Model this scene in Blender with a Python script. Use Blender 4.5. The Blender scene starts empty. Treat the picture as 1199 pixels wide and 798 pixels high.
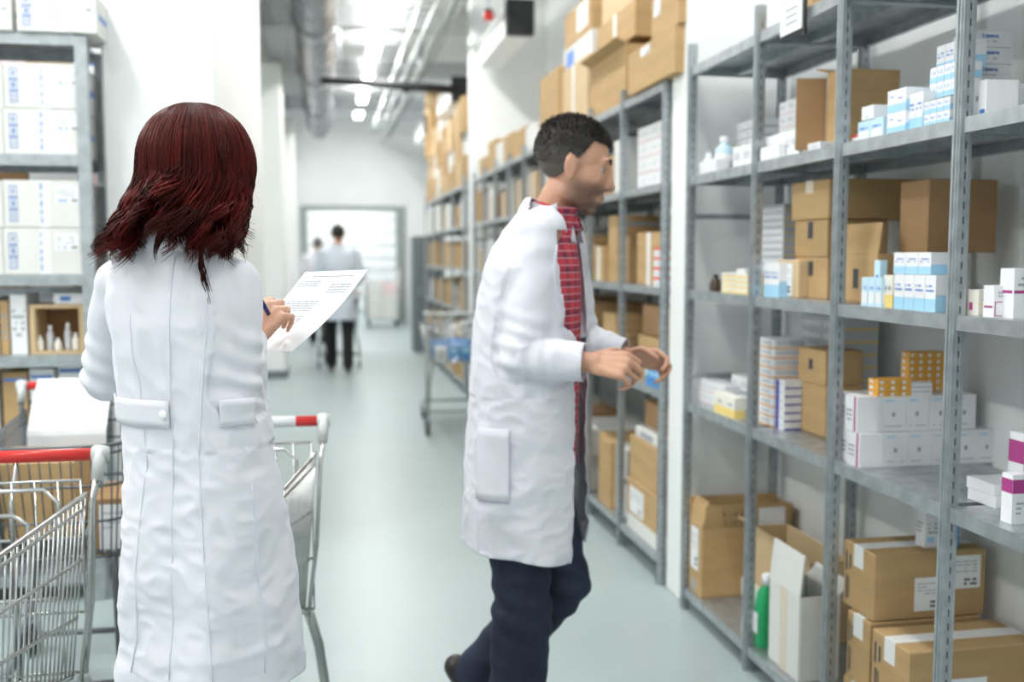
LAMP_W, EXPO = 30, 0.06
import bpy, bmesh, math, random
from mathutils import Vector, Matrix, noise
from mathutils.bvhtree import BVHTree
V = Vector
PI = math.pi
rnd = random.Random(7)
scene = bpy.context.scene
COL = scene.collection

# ---------------------------------------------------------------- camera
FPX, CX, CY = 1180.0, 599.5, 399.0
YAW, PITCH, EYE = math.radians(10.5), math.radians(4.84), 1.40
FWD = V((math.sin(YAW)*math.cos(PITCH), math.cos(YAW)*math.cos(PITCH), -math.sin(PITCH)))
RGT = V((math.cos(YAW), -math.sin(YAW), 0))
UPV = RGT.cross(FWD)
EYEP = V((0, 0, EYE))

def proj(x, y, z):
    d = V((x, y, z)) - EYEP
    w = d.dot(FWD)
    return CX + FPX*d.dot(RGT)/w, CY - FPX*d.dot(UPV)/w
def ray(px, py):
    return FWD*FPX + RGT*(px-CX) + UPV*(CY-py)
def at_depth(px, py, zc):            # point on the sight line, zc metres ahead (horizontal depth)
    r = ray(px, py); h = V((math.sin(YAW), math.cos(YAW), 0))
    return EYEP + r*(zc/r.dot(h))
def on_x(px, py, X):
    r = ray(px, py); return EYEP + r*(X/r.x)
def on_y(px, py, Y):
    r = ray(px, py); return EYEP + r*(Y/r.y)
def on_z(px, py, Z):
    r = ray(px, py); return EYEP + r*((Z-EYE)/r.z)
def bis(fn, lo, hi, target):
    a = fn(lo) - target
    for _ in range(50):
        m = (lo+hi)/2; c = fn(m) - target
        if (a < 0) == (c < 0): lo, a = m, c
        else: hi = m
    return (lo+hi)/2
def solve_y(px, X, z): return bis(lambda y: proj(X, y, z)[0], 0.9, 40, px)
def solve_x(px, Y, z): return bis(lambda x: proj(x, Y, z)[0], -8, 8, px)
def solve_z(py, X, Y): return bis(lambda z: proj(X, Y, z)[1], -2, 8, py)

# ---------------------------------------------------------------- materials
MATS = {}
def material(name, color, rough=0.6, metal=0.0, var=0.0, vscale=8.0, vstretch=(1, 1, 1), bump=0.0, bscale=60.0,
             bstretch=(1, 1, 1), color2=None, emit=None, spec=0.5, coat=0.0, rvar=0.0, trans=0.0, ior=1.45, alpha=1.0, sheen=0.0, sss=0.0):
    m = bpy.data.materials.new(name); m.use_nodes = True
    nt = m.node_tree; N = nt.nodes; L = nt.links
    b = N['Principled BSDF']
    b.inputs['Base Color'].default_value = (*color, 1)
    b.inputs['Roughness'].default_value = rough
    b.inputs['Metallic'].default_value = metal
    b.inputs['Specular IOR Level'].default_value = spec
    b.inputs['Coat Weight'].default_value = coat
    b.inputs['Coat Roughness'].default_value = 0.1
    b.inputs['Transmission Weight'].default_value = trans
    b.inputs['IOR'].default_value = ior
    b.inputs['Alpha'].default_value = alpha
    b.inputs['Sheen Weight'].default_value = sheen
    if sss:
        b.inputs['Subsurface Weight'].default_value = sss
        b.inputs['Subsurface Radius'].default_value = (.01, .004, .002)
        b.inputs['Subsurface Scale'].default_value = 1.0
    tc = N.new('ShaderNodeTexCoord')
    def noisy(scale, stretch, detail=4):
        mp = N.new('ShaderNodeMapping'); mp.inputs['Scale'].default_value = stretch
        L.new(tc.outputs['Object'], mp.inputs['Vector'])
        n = N.new('ShaderNodeTexNoise'); n.inputs['Scale'].default_value = scale; n.inputs['Detail'].default_value = detail
        L.new(mp.outputs['Vector'], n.inputs['Vector']); return n
    if var or color2 or rvar:
        n = noisy(vscale, vstretch)
        if var or color2:
            mx = N.new('ShaderNodeMix'); mx.data_type = 'RGBA'
            c2 = color2 or tuple(max(0, c*(1-var)) for c in color)
            mx.inputs['A'].default_value = (*color, 1); mx.inputs['B'].default_value = (*c2, 1)
            rp = N.new('ShaderNodeMapRange'); rp.inputs['From Min'].default_value = .35; rp.inputs['From Max'].default_value = .65
            L.new(n.outputs['Fac'], rp.inputs['Value']); L.new(rp.outputs['Result'], mx.inputs['Factor'])
            L.new(mx.outputs['Result'], b.inputs['Base Color'])
        if rvar:
            r2 = N.new('ShaderNodeMapRange'); r2.inputs['From Min'].default_value = .3; r2.inputs['From Max'].default_value = .7
            r2.inputs['To Min'].default_value = max(.02, rough-rvar); r2.inputs['To Max'].default_value = rough+rvar
            L.new(n.outputs['Fac'], r2.inputs['Value']); L.new(r2.outputs['Result'], b.inputs['Roughness'])
    if bump:
        n = noisy(bscale, bstretch, 5)
        bp = N.new('ShaderNodeBump'); bp.inputs['Strength'].default_value = bump; bp.inputs['Distance'].default_value = .01
        L.new(n.outputs['Fac'], bp.inputs['Height']); L.new(bp.outputs['Normal'], b.inputs['Normal'])
    if emit:
        b.inputs['Emission Color'].default_value = (*emit[0], 1); b.inputs['Emission Strength'].default_value = emit[1]
    MATS[name] = m
    return m
M = MATS
material('steel', (.50, .54, .565), .36, .75, var=.22, vscale=22, rvar=.08, bump=.02, bscale=90)
material('steel_dark', (.07, .075, .08), .6, .3)
material('chrome', (.62, .63, .62), .22, .95, var=.15, vscale=30)
material('dark_wire', (.12, .13, .14), .35, .7)
material('grey_tube', (.34, .38, .37), .4, .5, var=.15)
material('wall_white', (.87, .885, .885), .55, var=.04, vscale=1.5, bump=.03, bscale=120)
material('wall_grey', (.62, .65, .66), .6, var=.05, vscale=2)
material('ceiling_paint', (.80, .82, .83), .7, var=.08, vscale=1)
material('beam_paint', (.60, .62, .63), .6, var=.08)
material('black_paint', (.012, .014, .016), .5)
material('black_plastic', (.015, .015, .017), .4)
material('cardboard', (.52, .345, .165), .78, var=.12, vscale=4, vstretch=(1, 1, 5), bump=.05, bscale=70, bstretch=(1, 1, 9))
material('cardboard_light', (.66, .49, .29), .78, var=.10, vscale=5, bump=.05, bscale=70)
material('cardboard_dark', (.36, .215, .105), .8, var=.14, vscale=4, bump=.05, bscale=70)
material('carton_white', (.74, .74, .72), .6, var=.04, vscale=3)
material('tape_clear', (.70, .62, .50), .3, coat=.3)
material('tape_white', (.80, .81, .80), .35)
material('label_paper', (.84, .85, .86), .55)
material('print_grey', (.36, .38, .42), .6)
material('print_dark', (.06, .065, .075), .6)
material('print_blue', (.08, .22, .62), .5)
material('print_sky', (.38, .66, .86), .45)
material('print_purple', (.42, .05, .24), .45)
material('print_red', (.72, .06, .05), .45)
material('print_orange', (.85, .38, .04), .45)
material('print_yellow', (.86, .66, .22), .45)
material('print_navy', (.05, .06, .42), .45)
material('print_green', (.03, .33, .12), .45)
material('pack_white', (.84, .85, .87), .38, coat=.1)
material('pack_cream', (.83, .80, .72), .4)
material('pack_blue', (.56, .77, .90), .4)
material('pack_grey', (.58, .60, .64), .4)
material('pack_orange', (.84, .42, .07), .4)
material('pack_yellow', (.86, .62, .12), .4)
material('pack_deepblue', (.05, .26, .62), .4)
material('pack_green', (.02, .38, .14), .4)
material('pack_pink', (.80, .62, .64), .45)
material('brown_glass', (.05, .022, .01), .12, coat=.6)
material('plastic_red', (.66, .03, .025), .28, coat=.3)
material('plastic_grey', (.56, .58, .57), .35)
material('plastic_blue', (.08, .28, .75), .35)
material('rubber', (.02, .02, .022), .6)
material('coat_white', (.70, .70, .765), .72, bump=.18, bscale=16, bstretch=(1, 1, .45), sheen=.15)
material('coat_pale', (.60, .66, .74), .75, bump=.15, bscale=16)
material('skin', (.62, .34, .23), .5, sss=.12, var=.08, vscale=30, bump=.03, bscale=300)
material('jeans', (.011, .016, .036), .8, color2=(.022, .032, .062), vscale=9, vstretch=(1, 1, .4), bump=.12, bscale=240)
material('black_cloth', (.010, .010, .012), .8)
material('shoe_leather', (.03, .025, .022), .4)
material('hair_dark', (.018, .014, .012), .5)
material('hair_grey', (.13, .12, .115), .55)
material('iris', (.05, .03, .02), .2); material('eye_white', (.42, .40, .38), .3)
material('paper', (.76, .77, .80), .6)
material('print_mid', (.16, .17, .20), .6)
material('pen_ink_blue', (.02, .03, .20), .3)
material('lamp_glow', (1, 1, 1), .5, emit=((1.0, .99, .95), 11))
material('lamp_body', (.75, .76, .76), .4)
material('galv_duct', (.46, .46, .48), .30, .75, var=.2, vscale=3, rvar=.08)
material('grey_panel', (.16, .19, .20), .55)
material('beyond_white', (.88, .90, .90), .6)
material('clear_wrap', (.8, .82, .83), .2)

def plaid():
    m = bpy.data.materials.new('red_plaid'); m.use_nodes = True; nt = m.node_tree; N = nt.nodes; L = nt.links
    b = N['Principled BSDF']; b.inputs['Roughness'].default_value = .8
    tc = N.new('ShaderNodeTexCoord'); sp = N.new('ShaderNodeSeparateXYZ'); L.new(tc.outputs['Object'], sp.inputs[0])
    def band(out, freq, thr):
        a = N.new('ShaderNodeMath'); a.operation = 'MULTIPLY'; a.inputs[1].default_value = freq; L.new(out, a.inputs[0])
        s = N.new('ShaderNodeMath'); s.operation = 'FRACT'; L.new(a.outputs[0], s.inputs[0])
        t = N.new('ShaderNodeMath'); t.operation = 'LESS_THAN'; t.inputs[1].default_value = thr; L.new(s.outputs[0], t.inputs[0]); return t
    p, q, r = band(sp.outputs['X'], 28, .4), band(sp.outputs['Z'], 28, .4), band(sp.outputs['Z'], 56, .15)
    ad = N.new('ShaderNodeMath'); ad.operation = 'ADD'; L.new(p.outputs[0], ad.inputs[0]); L.new(q.outputs[0], ad.inputs[1])
    a2 = N.new('ShaderNodeMath'); a2.operation = 'MULTIPLY'; a2.inputs[1].default_value = .5; L.new(ad.outputs[0], a2.inputs[0])
    cr = N.new('ShaderNodeValToRGB'); cr.color_ramp.elements[0].color = (.62, .05, .07, 1); cr.color_ramp.elements[1].color = (.16, .03, .07, 1)
    L.new(a2.outputs[0], cr.inputs[0])
    mx = N.new('ShaderNodeMix'); mx.data_type = 'RGBA'; L.new(cr.outputs[0], mx.inputs['A']); mx.inputs['B'].default_value = (.50, .30, .36, 1)
    L.new(r.outputs[0], mx.inputs['Factor']); L.new(mx.outputs['Result'], b.inputs['Base Color']); MATS['red_plaid'] = m
plaid()
def hair_red():
    m = bpy.data.materials.new('hair_red'); m.use_nodes = True; nt = m.node_tree; N = nt.nodes; L = nt.links
    b = N['Principled BSDF']; b.inputs['Roughness'].default_value = .42; b.inputs['Specular IOR Level'].default_value = .22; b.inputs['Specular Tint'].default_value = (1, .45, .35, 1)
    at = N.new('ShaderNodeAttribute'); at.attribute_name = 'strand'
    cr = N.new('ShaderNodeValToRGB'); e = cr.color_ramp.elements
    e[0].color = (.011, .003, .003, 1); e[1].color = (.105, .009, .008, 1); k = e.new(.55); k.color = (.036, .0045, .0045, 1)
    L.new(at.outputs['Fac'], cr.inputs[0]); L.new(cr.outputs[0], b.inputs['Base Color']); MATS['hair_red'] = m
hair_red()
def hair_man():
    m = material('hair_man', (.02,.015,.012), .6); nt = m.node_tree; N = nt.nodes; L = nt.links
    at = N.new('ShaderNodeAttribute'); at.attribute_name = 'grey'; mx = N.new('ShaderNodeMix'); mx.data_type = 'RGBA'
    mx.inputs['A'].default_value = (.018,.014,.012,1); mx.inputs['B'].default_value = (.13,.115,.105,1)
    L.new(at.outputs['Fac'], mx.inputs['Factor']); L.new(mx.outputs['Result'], N['Principled BSDF'].inputs['Base Color'])
hair_man()
def skin_face():                       # skin whose stubble and lips are colours of their own, kept in an attribute
    m = M['skin']; nt = m.node_tree; N = nt.nodes; L = nt.links; b = N['Principled BSDF']
    src = b.inputs['Base Color'].links[0].from_socket
    at = N.new('ShaderNodeAttribute'); at.attribute_name = 'stubble'
    mx = N.new('ShaderNodeMix'); mx.data_type = 'RGBA'; mx.inputs['B'].default_value = (.07, .045, .038, 1)
    L.new(src, mx.inputs['A']); L.new(at.outputs['Fac'], mx.inputs['Factor']); L.new(mx.outputs['Result'], b.inputs['Base Color'])
skin_face()
def floor_mat():
    m = material('floor_epoxy', (.37, .445, .445), .36, spec=.30, vscale=1.2, var=.05)
floor_mat()

# ---------------------------------------------------------------- mesh builder
class MB:
    def __init__(s): s.v = []; s.f = []; s.m = []; s.attr = []
    def add(s, vs, fs, mi=0):
        o = len(s.v); s.v += [tuple(p) for p in vs]; s.f += [tuple(i+o for i in f) for f in fs]; s.m += [mi]*len(fs)
    def box(s, x0, x1, y0, y1, z0, z1, mi=0):
        s.add([(x0,y0,z0),(x1,y0,z0),(x1,y1,z0),(x0,y1,z0),(x0,y0,z1),(x1,y0,z1),(x1,y1,z1),(x0,y1,z1)],
              [(0,3,2,1),(4,5,6,7),(0,1,5,4),(1,2,6,5),(2,3,7,6),(3,0,4,7)], mi); return s
    def hexa(s, b, t, mi=0):          # four base points, four top points, both counter-clockwise from above
        s.add(list(b)+list(t), [(0,3,2,1),(4,5,6,7),(0,1,5,4),(1,2,6,5),(2,3,7,6),(3,0,4,7)], mi); return s
    def quad(s, a, b, c, d, mi=0): s.add([a,b,c,d], [(0,1,2,3)], mi); return s
    def slab(s, a, b, c, d, t, mi=0):  # quad with thickness t along its normal
        a, b, c, d = map(V, (a,b,c,d)); n = (b-a).cross(d-a).normalized()*t
        s.hexa([a,b,c,d], [a+n,b+n,c+n,d+n], mi); return s
    def tube(s, pts, r, n=8, mi=0, closed=False, cap=True):
        pts = [V(p) for p in pts]; k = len(pts)
        rs = r if isinstance(r, (list, tuple)) else [r]*k
        tang = []
        for i in range(k):
            a = pts[i-1] if (i > 0 or closed) else pts[i]; b = pts[(i+1) % k] if (i < k-1 or closed) else pts[i]
            t = (b-a); tang.append(t.normalized() if t.length > 1e-9 else V((0,0,1)))
        up = V((0,0,1)) if abs(tang[0].z) < .9 else V((1,0,0))
        u = tang[0].cross(up).normalized(); vs = []
        for i in range(k):
            u = (u - tang[i]*u.dot(tang[i]))
            u = u.normalized() if u.length > 1e-6 else tang[i].orthogonal().normalized()
            w = tang[i].cross(u)
            for j in range(n):
                a = 2*PI*j/n; vs.append(pts[i] + (u*math.cos(a)+w*math.sin(a))*rs[i])
        fs = []
        for i in range(k if closed else k-1):
            i2 = (i+1) % k
            for j in range(n):
                j2 = (j+1) % n; fs.append((i*n+j, i*n+j2, i2*n+j2, i2*n+j))
        if cap and not closed:
            fs.append(tuple(range(n-1,-1,-1))); fs.append(tuple((k-1)*n+j for j in range(n)))
        s.add(vs, fs, mi); return s
    def ell(s, c, r, rot=None, nu=16, nv=10, mi=0):
        c = V(c); vs = [(0,0,-1)]; 
        for i in range(1, nv):
            a = -PI/2+PI*i/nv
            for j in range(nu):
                b = 2*PI*j/nu; vs.append((math.cos(a)*math.cos(b), math.cos(a)*math.sin(b), math.sin(a)))
        vs.append((0,0,1)); out = []
        for p in vs:
            q = V((p[0]*r[0], p[1]*r[1], p[2]*r[2])); out.append(c + (rot @ q if rot else q))
        fs = [(0, 1+(j+1) % nu, 1+j) for j in range(nu)]
        for i in range(nv-2):
            for j in range(nu):
                a = 1+i*nu; j2 = (j+1) % nu; fs.append((a+j, a+j2, a+nu+j2, a+nu+j))
        l = len(vs)-1; a = 1+(nv-2)*nu; fs += [(a+j, a+(j+1) % nu, l) for j in range(nu)]
        s.add(out, fs, mi); return s
    def cap(s, p0, p1, r0, r1, n=14, flat=None, mi=0):   # tapered capsule
        p0, p1 = V(p0), V(p1); d = p1-p0; L = d.length; t = d.normalized() if L > 1e-9 else V((0,0,1))
        pts, rs = [], []
        for i in range(5): a = -PI/2 + PI/2*i/4; pts.append(p0 + t*(math.sin(a)*r0)); rs.append(max(1e-4, math.cos(a)*r0))
        for i in range(5): a = PI/2*i/4; pts.append(p1 + t*(math.sin(a)*r1)); rs.append(max(1e-4, math.cos(a)*r1))
        up = V((0,0,1)) if abs(t.z) < .9 else V((1,0,0)); u = t.cross(up).normalized(); w = t.cross(u); vs = []
        for p, r in zip(pts, rs):
            for j in range(n):
                a = 2*PI*j/n; q = (u*math.cos(a)+w*math.sin(a))*r
                if flat: q = q - flat[0]*(q.dot(flat[0])*(1-flat[1]))
                vs.append(p+q)
        k = len(pts); fs = [(i*n+j, i*n+(j+1) % n, (i+1)*n+(j+1) % n, (i+1)*n+j) for i in range(k-1) for j in range(n)]
        fs.append(tuple(range(n-1,-1,-1))); fs.append(tuple((k-1)*n+j for j in range(n)))
        s.add(vs, fs, mi); return s
    def loft(s, rings, n=48, mi=0, power=2.0):   # rings: (cx, cy, z, rx, ry)
        vs = []
        for (cx, cy, z, rx, ry) in rings:
            for j in range(n):
                a = 2*PI*j/n; c, q = math.cos(a), math.sin(a)
                e = 2/power; vs.append((cx+math.copysign(abs(c)**e, c)*rx, cy+math.copysign(abs(q)**e, q)*ry, z))
        k = len(rings); up = rings[-1][2] > rings[0][2]
        fs = []
        for i in range(k-1):
            for j in range(n):
                q = (i*n+j, i*n+(j+1) % n, (i+1)*n+(j+1) % n, (i+1)*n+j); fs.append(q if up else q[::-1])
        a, b = tuple(range(n-1,-1,-1)), tuple((k-1)*n+j for j in range(n))
        fs += [a, b] if up else [a[::-1], b[::-1]]
        s.add(vs, fs, mi); return s
    def lathe(s, prof, n=20, c=(0,0), mi=0):   # (r, z)
        return s.loft([(c[0], c[1], z, max(r, 1e-4), max(r, 1e-4)) for r, z in prof], n, mi)
    def mesh(s, name, mats, smooth=False):
        me = bpy.data.meshes.new(name); me.from_pydata(s.v, [], s.f); me.polygons.foreach_set('material_index', s.m)
        for m in mats: me.materials.append(M[m] if isinstance(m, str) else m)
        if smooth: me.polygons.foreach_set('use_smooth', [True]*len(me.polygons))
        me.update(); return me
    def build(s, name, mats, parent=None, smooth=False, bevel=0, loc=None, seg=1):
        if isinstance(mats, str): mats = [mats]
        o = bpy.data.objects.new(name, s.mesh(name, mats, smooth)); COL.objects.link(o)
        if parent: o.parent = parent
        if loc: o.location = loc
        if bevel:
            b = o.modifiers.new('edge', 'BEVEL'); b.width = bevel; b.segments = seg; b.limit_method = 'ANGLE'; b.angle_limit = .8
        return o

def thing(name, label, cat, loc=(0,0,0), rotz=0, group=None):
    o = bpy.data.objects.new(name, None); COL.objects.link(o); o.location = loc; o.rotation_euler = (0,0,rotz)
    o.empty_display_size = .05; o['label'] = label; o['category'] = cat
    if group: o['group'] = group
    return o
def tag(o, label, cat, group=None):
    o['label'] = label; o['category'] = cat
    if group: o['group'] = group
    return o
def struct(name, mb, mats, smooth=False, bevel=0):
    o = mb.build(name, mats, smooth=smooth, bevel=bevel); o['kind'] = 'structure'; return o
def copy_tree(o, parent=None):
    c = o.copy(); COL.objects.link(c); c.parent = parent
    for ch in [x for x in o.children]: copy_tree(ch, c)
    return c
ORD = ['first','second','third','fourth','fifth','sixth','seventh','eighth','ninth','tenth','eleventh','twelfth','thirteenth','fourteenth','fifteenth','sixteenth']
# ================================================================ the room
XF, XW = 1.376, 1.80
struct('floor', MB().box(-6.2, 4.0, -3.2, 31, -.1, 0), 'floor_epoxy')
struct('ceiling', MB().box(-6.2, 4.0, -3.2, 21.3, 4.2, 4.35), 'ceiling_paint')
struct('wall_right', MB().box(XW, XW+.15, -3.2, 3.80, 0, 4.2).box(2.15, 2.30, 3.80, 21.3, 0, 4.2), 'wall_white')
struct('wall_back', MB().box(-6.2, 4.0, -3.35, -3.2, 0, 4.2), 'wall_white')
struct('wall_left', MB().box(-6.35, -6.2, -3.2, 21.3, 0, 4.2), 'wall_white')
# far wall with the passage
DX0, DX1, DZ = -.405, 1.60, 2.38
struct('wall_far', MB().box(-6.2, DX0, 21.2, 21.45, 0, 4.2).box(DX1, 4.0, 21.2, 21.45, 0, 4.2).box(DX0, DX1, 21.2, 21.45, DZ, 4.2), 'wall_white')
fr = MB().box(DX0-.05, DX0+.06, 21.12, 21.5, 0, DZ+.04).box(DX1-.12, DX1+.06, 21.12, 21.5, 0, DZ+.04).box(DX0+.06, DX1-.12, 21.12, 21.5, DZ-.06, DZ+.04)
struct('trim_1', fr, 'grey_tube')
# room beyond the passage: walls, ceiling, rolled door
struct('wall_beyond', MB().box(-3, -2.9, 21.5, 26, 0, 3.4).box(4.0, 4.1, 21.5, 26, 0, 3.4).box(-3, 4.1, 26, 26.1, 0, 3.4), 'beyond_white')
struct('ceiling_beyond', MB().box(-3, 4.1, 21.45, 26.1, 3.4, 3.5), 'beyond_white')
dr = MB()
for k in range(9): dr.box(-.9, 2.3, 25.90, 25.96, .02+k*.33, .02+k*.33+.305)
struct('door_1', dr, 'wall_white', bevel=.01)
# white piers
struct('pillar_left_front', MB().box(-.885, -.438, 4.42, 7.62, 0, 4.2), 'wall_white', bevel=.01)
struct('pillar_left_middle', MB().box(-.98, -.455, 11.75, 12.5, 0, 3.55), 'wall_white', bevel=.01)
struct('beam_left', MB().box(-.98, -.70, 7.62, 21.2, 3.55, 4.2), 'beam_paint')
struct('pillar_left_rear', MB().box(-.98, -.455, 16.4, 17.1, 0, 3.55), 'wall_white', bevel=.01)
struct('wall_left_rear', MB().box(-.98, -.70, 12.5, 16.4, 0, 3.55).box(-.98, -.70, 17.1, 21.2, 0, 3.55), 'wall_white')
bb = MB().box(-.438, -.43, 4.42, 7.62, 0, .07).box(-.45, -.44, 11.74, 12.5, 0, .07).box(-.98, -.44, 11.73, 11.745, 0, .09)
struct('baseboard_left', bb, 'grey_panel')
struct('pillar_right_front', MB().box(1.40, 2.2, 3.80, 3.98, 0, 4.2), 'wall_white', bevel=.006)
struct('pillar_right_rear', MB().box(1.42, 2.2, 9.75, 10.05, 0, 4.2), 'wall_white', bevel=.006)
struct('baseboard_right', MB().box(XW-.012, XW, -3.2, 3.8, 0, .08), 'wall_grey')
# cross beams under the ceiling
for k, y in enumerate((1.2, 4.6, 8.1, 11.75, 14.95, 18.4)):
    o = struct('ceiling_beam', MB().box(-6.2, 2.15, y+.02, y+.22, 3.98, 4.2), 'beam_paint')
# black ended beam brackets on the right
for k, (y, x) in enumerate(((8.12, 1.47), (11.7, 1.47), (14.95, 1.47))):
    t = thing('wall_bracket', ['white box bracket with a black end cap, beside the upper wall cartons', 'white bracket with black end cap where the black pipe meets the wall',
              'small white bracket with black end cap high above the far shelving'][k], 'bracket', (x, y, 3.18))
    MB().box(0, .22, .10, 1.55, 0, .25).build('arm', 'wall_white', t, bevel=.01)
    MB().box(-.01, .22, 0, .10, -.01, .27).build('end_cap', 'black_paint', t, bevel=.008)
# black pipe across the ceiling
t = thing('black_pipe', 'thick black pipe crossing under the ceiling to the bracket', 'pipe', (0, 11.6, 3.30))
MB().tube([(-.02,0,.04),(.6,0,.02),(1.1,0,0),(1.47,0,-.02)], [.035,.045,.05,.05], 12).build('pipe', 'black_paint', t, smooth=True)
MB().tube([(.9,0,.0),(.96,0,.0)], .07, 12).build('collar', 'black_paint', t)
MB().tube([(.2,0,.03),(.2,0,.89)], .008, 6).build('hanger_rod', 'steel', t)
# ventilation duct
t = thing('ventilation_duct', 'large round galvanised ventilation duct hung along the aisle ceiling', 'duct', (-.055, 1.5, 3.80))
d = MB(); pts, rs = [], []
L0 = 17.5
for i in range(int(L0/.12)):
    y = i*.12
    for a, b in ((0, .215), (.09, .215), (.10, .222), (.112, .222)):
        pts.append((0, y+a, 0)); rs.append(b)
d.tube(pts, rs, 28); d.build('duct_pipe', 'galv_duct', t, smooth=True)
for y in (3, 6, 9, 12, 15): MB().tube([(0,y-.03,0),(0,y+.03,0)], .238, 28).build('joint_band', 'galv_duct', t)
for y in (3, 6, 9, 12, 15):
    MB().tube([(0,y,.22),(0,y,.40)], .01, 6).build('hanger_rod', 'steel', t)
MB().tube([(0,L0,0),(0,L0+.18,-.02),(0,L0+.35,-.12)], [.2,.2,.16], 24).build('end_elbow', 'galv_duct', t, smooth=True)
# cable trays and conduits
def tray(label, x, z, y0, y1, w, mat='grey_tube'):
    t = thing('cable_tray', label, 'cable tray', (x, y0, z))
    b = MB().box(-w/2, -w/2+.008, 0, y1-y0, 0, .06).box(w/2-.008, w/2, 0, y1-y0, 0, .06)
    k = 0
    while k*.3 < y1-y0: b.box(-w/2, w/2, k*.3, k*.3+.03, 0, .006); k += 1
    b.build('tray', mat, t)
    for y in (1, (y1-y0)/2, y1-y0-1): MB().tube([(0,y,.0),(0,y,4.2-z-.0)], .006, 6).build('hanger_rod', 'steel', t)
tray('white cable tray running beside the ventilation duct', -.40, 3.72, 5, 20.5, .10, 'lamp_body')
tray('grey cable tray running high above the right hand shelving', 1.02, 3.80, 6.5, 20.5, .16)
tray('narrow grey cable tray next to the wider one', 1.27, 3.72, 7.5, 20.5, .08)
t = thing('pipe_run', 'thin pale pipe along the ceiling above the stacked cartons', 'pipe', (1.15, 6, 3.60))
MB().tube([(0,0,0),(0,14,0)], .02, 8).build('pipe', 'grey_tube', t, smooth=True)
for y in (2, 6, 10): MB().box(-.03,.03,y,y+.04,-.03,.38).build('clamp', 'steel', t)
t = thing('ceiling_alarm_bell', 'small red alarm bell under the ceiling beside the black capped bracket', 'alarm', (1.36, 8.4, 3.33))
MB().lathe([(.0,0),(.035,.0),(.045,.03),(.04,.06),(.02,.075)], 16).build('dome', 'plastic_red', t, smooth=True)
MB().box(-.03,.03,-.03,.03,.07,.09).build('base', 'steel_dark', t); MB().tube([(0,0,.09),(0,0,.869)],.006,6).build('stem','steel',t)

# ---------------------------------------------------------------- lamps
LY = (-1.6, .6, 2.6, 5.0, 7.2, 9.3, 11.37, 13.3, 15.24, 17.17, 19.1)
def lamp(x, y, label, power, grp=None):
    t = thing('ceiling_lamp', label, 'ceiling lamp', (x, y, 3.97), 0, grp)
    MB().box(-.09,.09,-.36,.36,.055,.09).build('housing', 'lamp_body', t)
    for dx in (-.04, .04): MB().tube([(dx,-.34,.02),(dx,.34,.02)], .028, 12).build('fluorescent_tube', 'lamp_glow', t, smooth=True)
    for dy in (-.3, .3): MB().tube([(0,dy,.10),(0,dy,.23)], .006, 6).build('hanger_rod', 'steel', t)
    ld = bpy.data.lights.new('lamp_light', 'AREA'); ld.shape = 'RECTANGLE'; ld.size = .16; ld.size_y = .7; ld.energy = power; ld.color = (1, .995, .97)
    lo = bpy.data.objects.new('lamp_light', ld); COL.objects.link(lo); lo.parent = t; lo.location = (0, 0, -.012)
    lu = ld.copy(); lu.energy = power*.22; lu.spread = PI; lo = bpy.data.objects.new('lamp_uplight', lu); COL.objects.link(lo); lo.parent = t; lo.location = (0, 0, .095); lo.rotation_euler = (PI, 0, 0)
VIS = {11.37: 'ceiling lamp with twin tubes over the aisle, before the black pipe', 13.3: 'ceiling lamp with twin tubes, second one toward the far wall',
       15.24: 'ceiling lamp with twin tubes, partly covered by the black pipe',
       17.17: 'ceiling lamp with twin tubes, next to last toward the far wall', 19.1: 'ceiling lamp with twin tubes, last one before the far wall'}
NEAR = {-1.6: .25, .6: .5, 2.6: .75, 5.0: .9}
for i, y in enumerate(LY):
    lamp(.66, y, VIS.get(y, 'ceiling lamp with twin tubes over the near aisle, out of view overhead'), LAMP_W*NEAR.get(y, 1.12), None if y in VIS else 'ceiling lamps overhead')
for y, k in ((-1, .3), (1.2, .75), (3.2, 1.1)): lamp(-1.5, y, 'added unseen lamp with twin tubes above the shopping carts, side light for the shelves', LAMP_W*k, 'added side light lamps above the carts')  # unseen row, added to throw light sideways into the shelving
for y, k in ((-1.5, .7), (.5, 1.4), (2.2, 1.5), (3.9, 1.2), (7, 1.3), (11, 1.3), (15, 1.3)): lamp(-3.4, y, 'unseen ceiling lamp with twin tubes over the side store', LAMP_W*k, 'ceiling lamps over the side store')  # unseen row; near ones strengthened, some added, to brighten the shelf interiors
for y in (22.8, 24.6):
    ld = bpy.data.lights.new('beyond_light', 'AREA'); ld.shape = 'RECTANGLE'; ld.size = 1.4; ld.size_y = .3; ld.energy = 62
    lo = bpy.data.objects.new('beyond_light', ld); COL.objects.link(lo); lo.location = (.6, y, 3.35)
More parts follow.
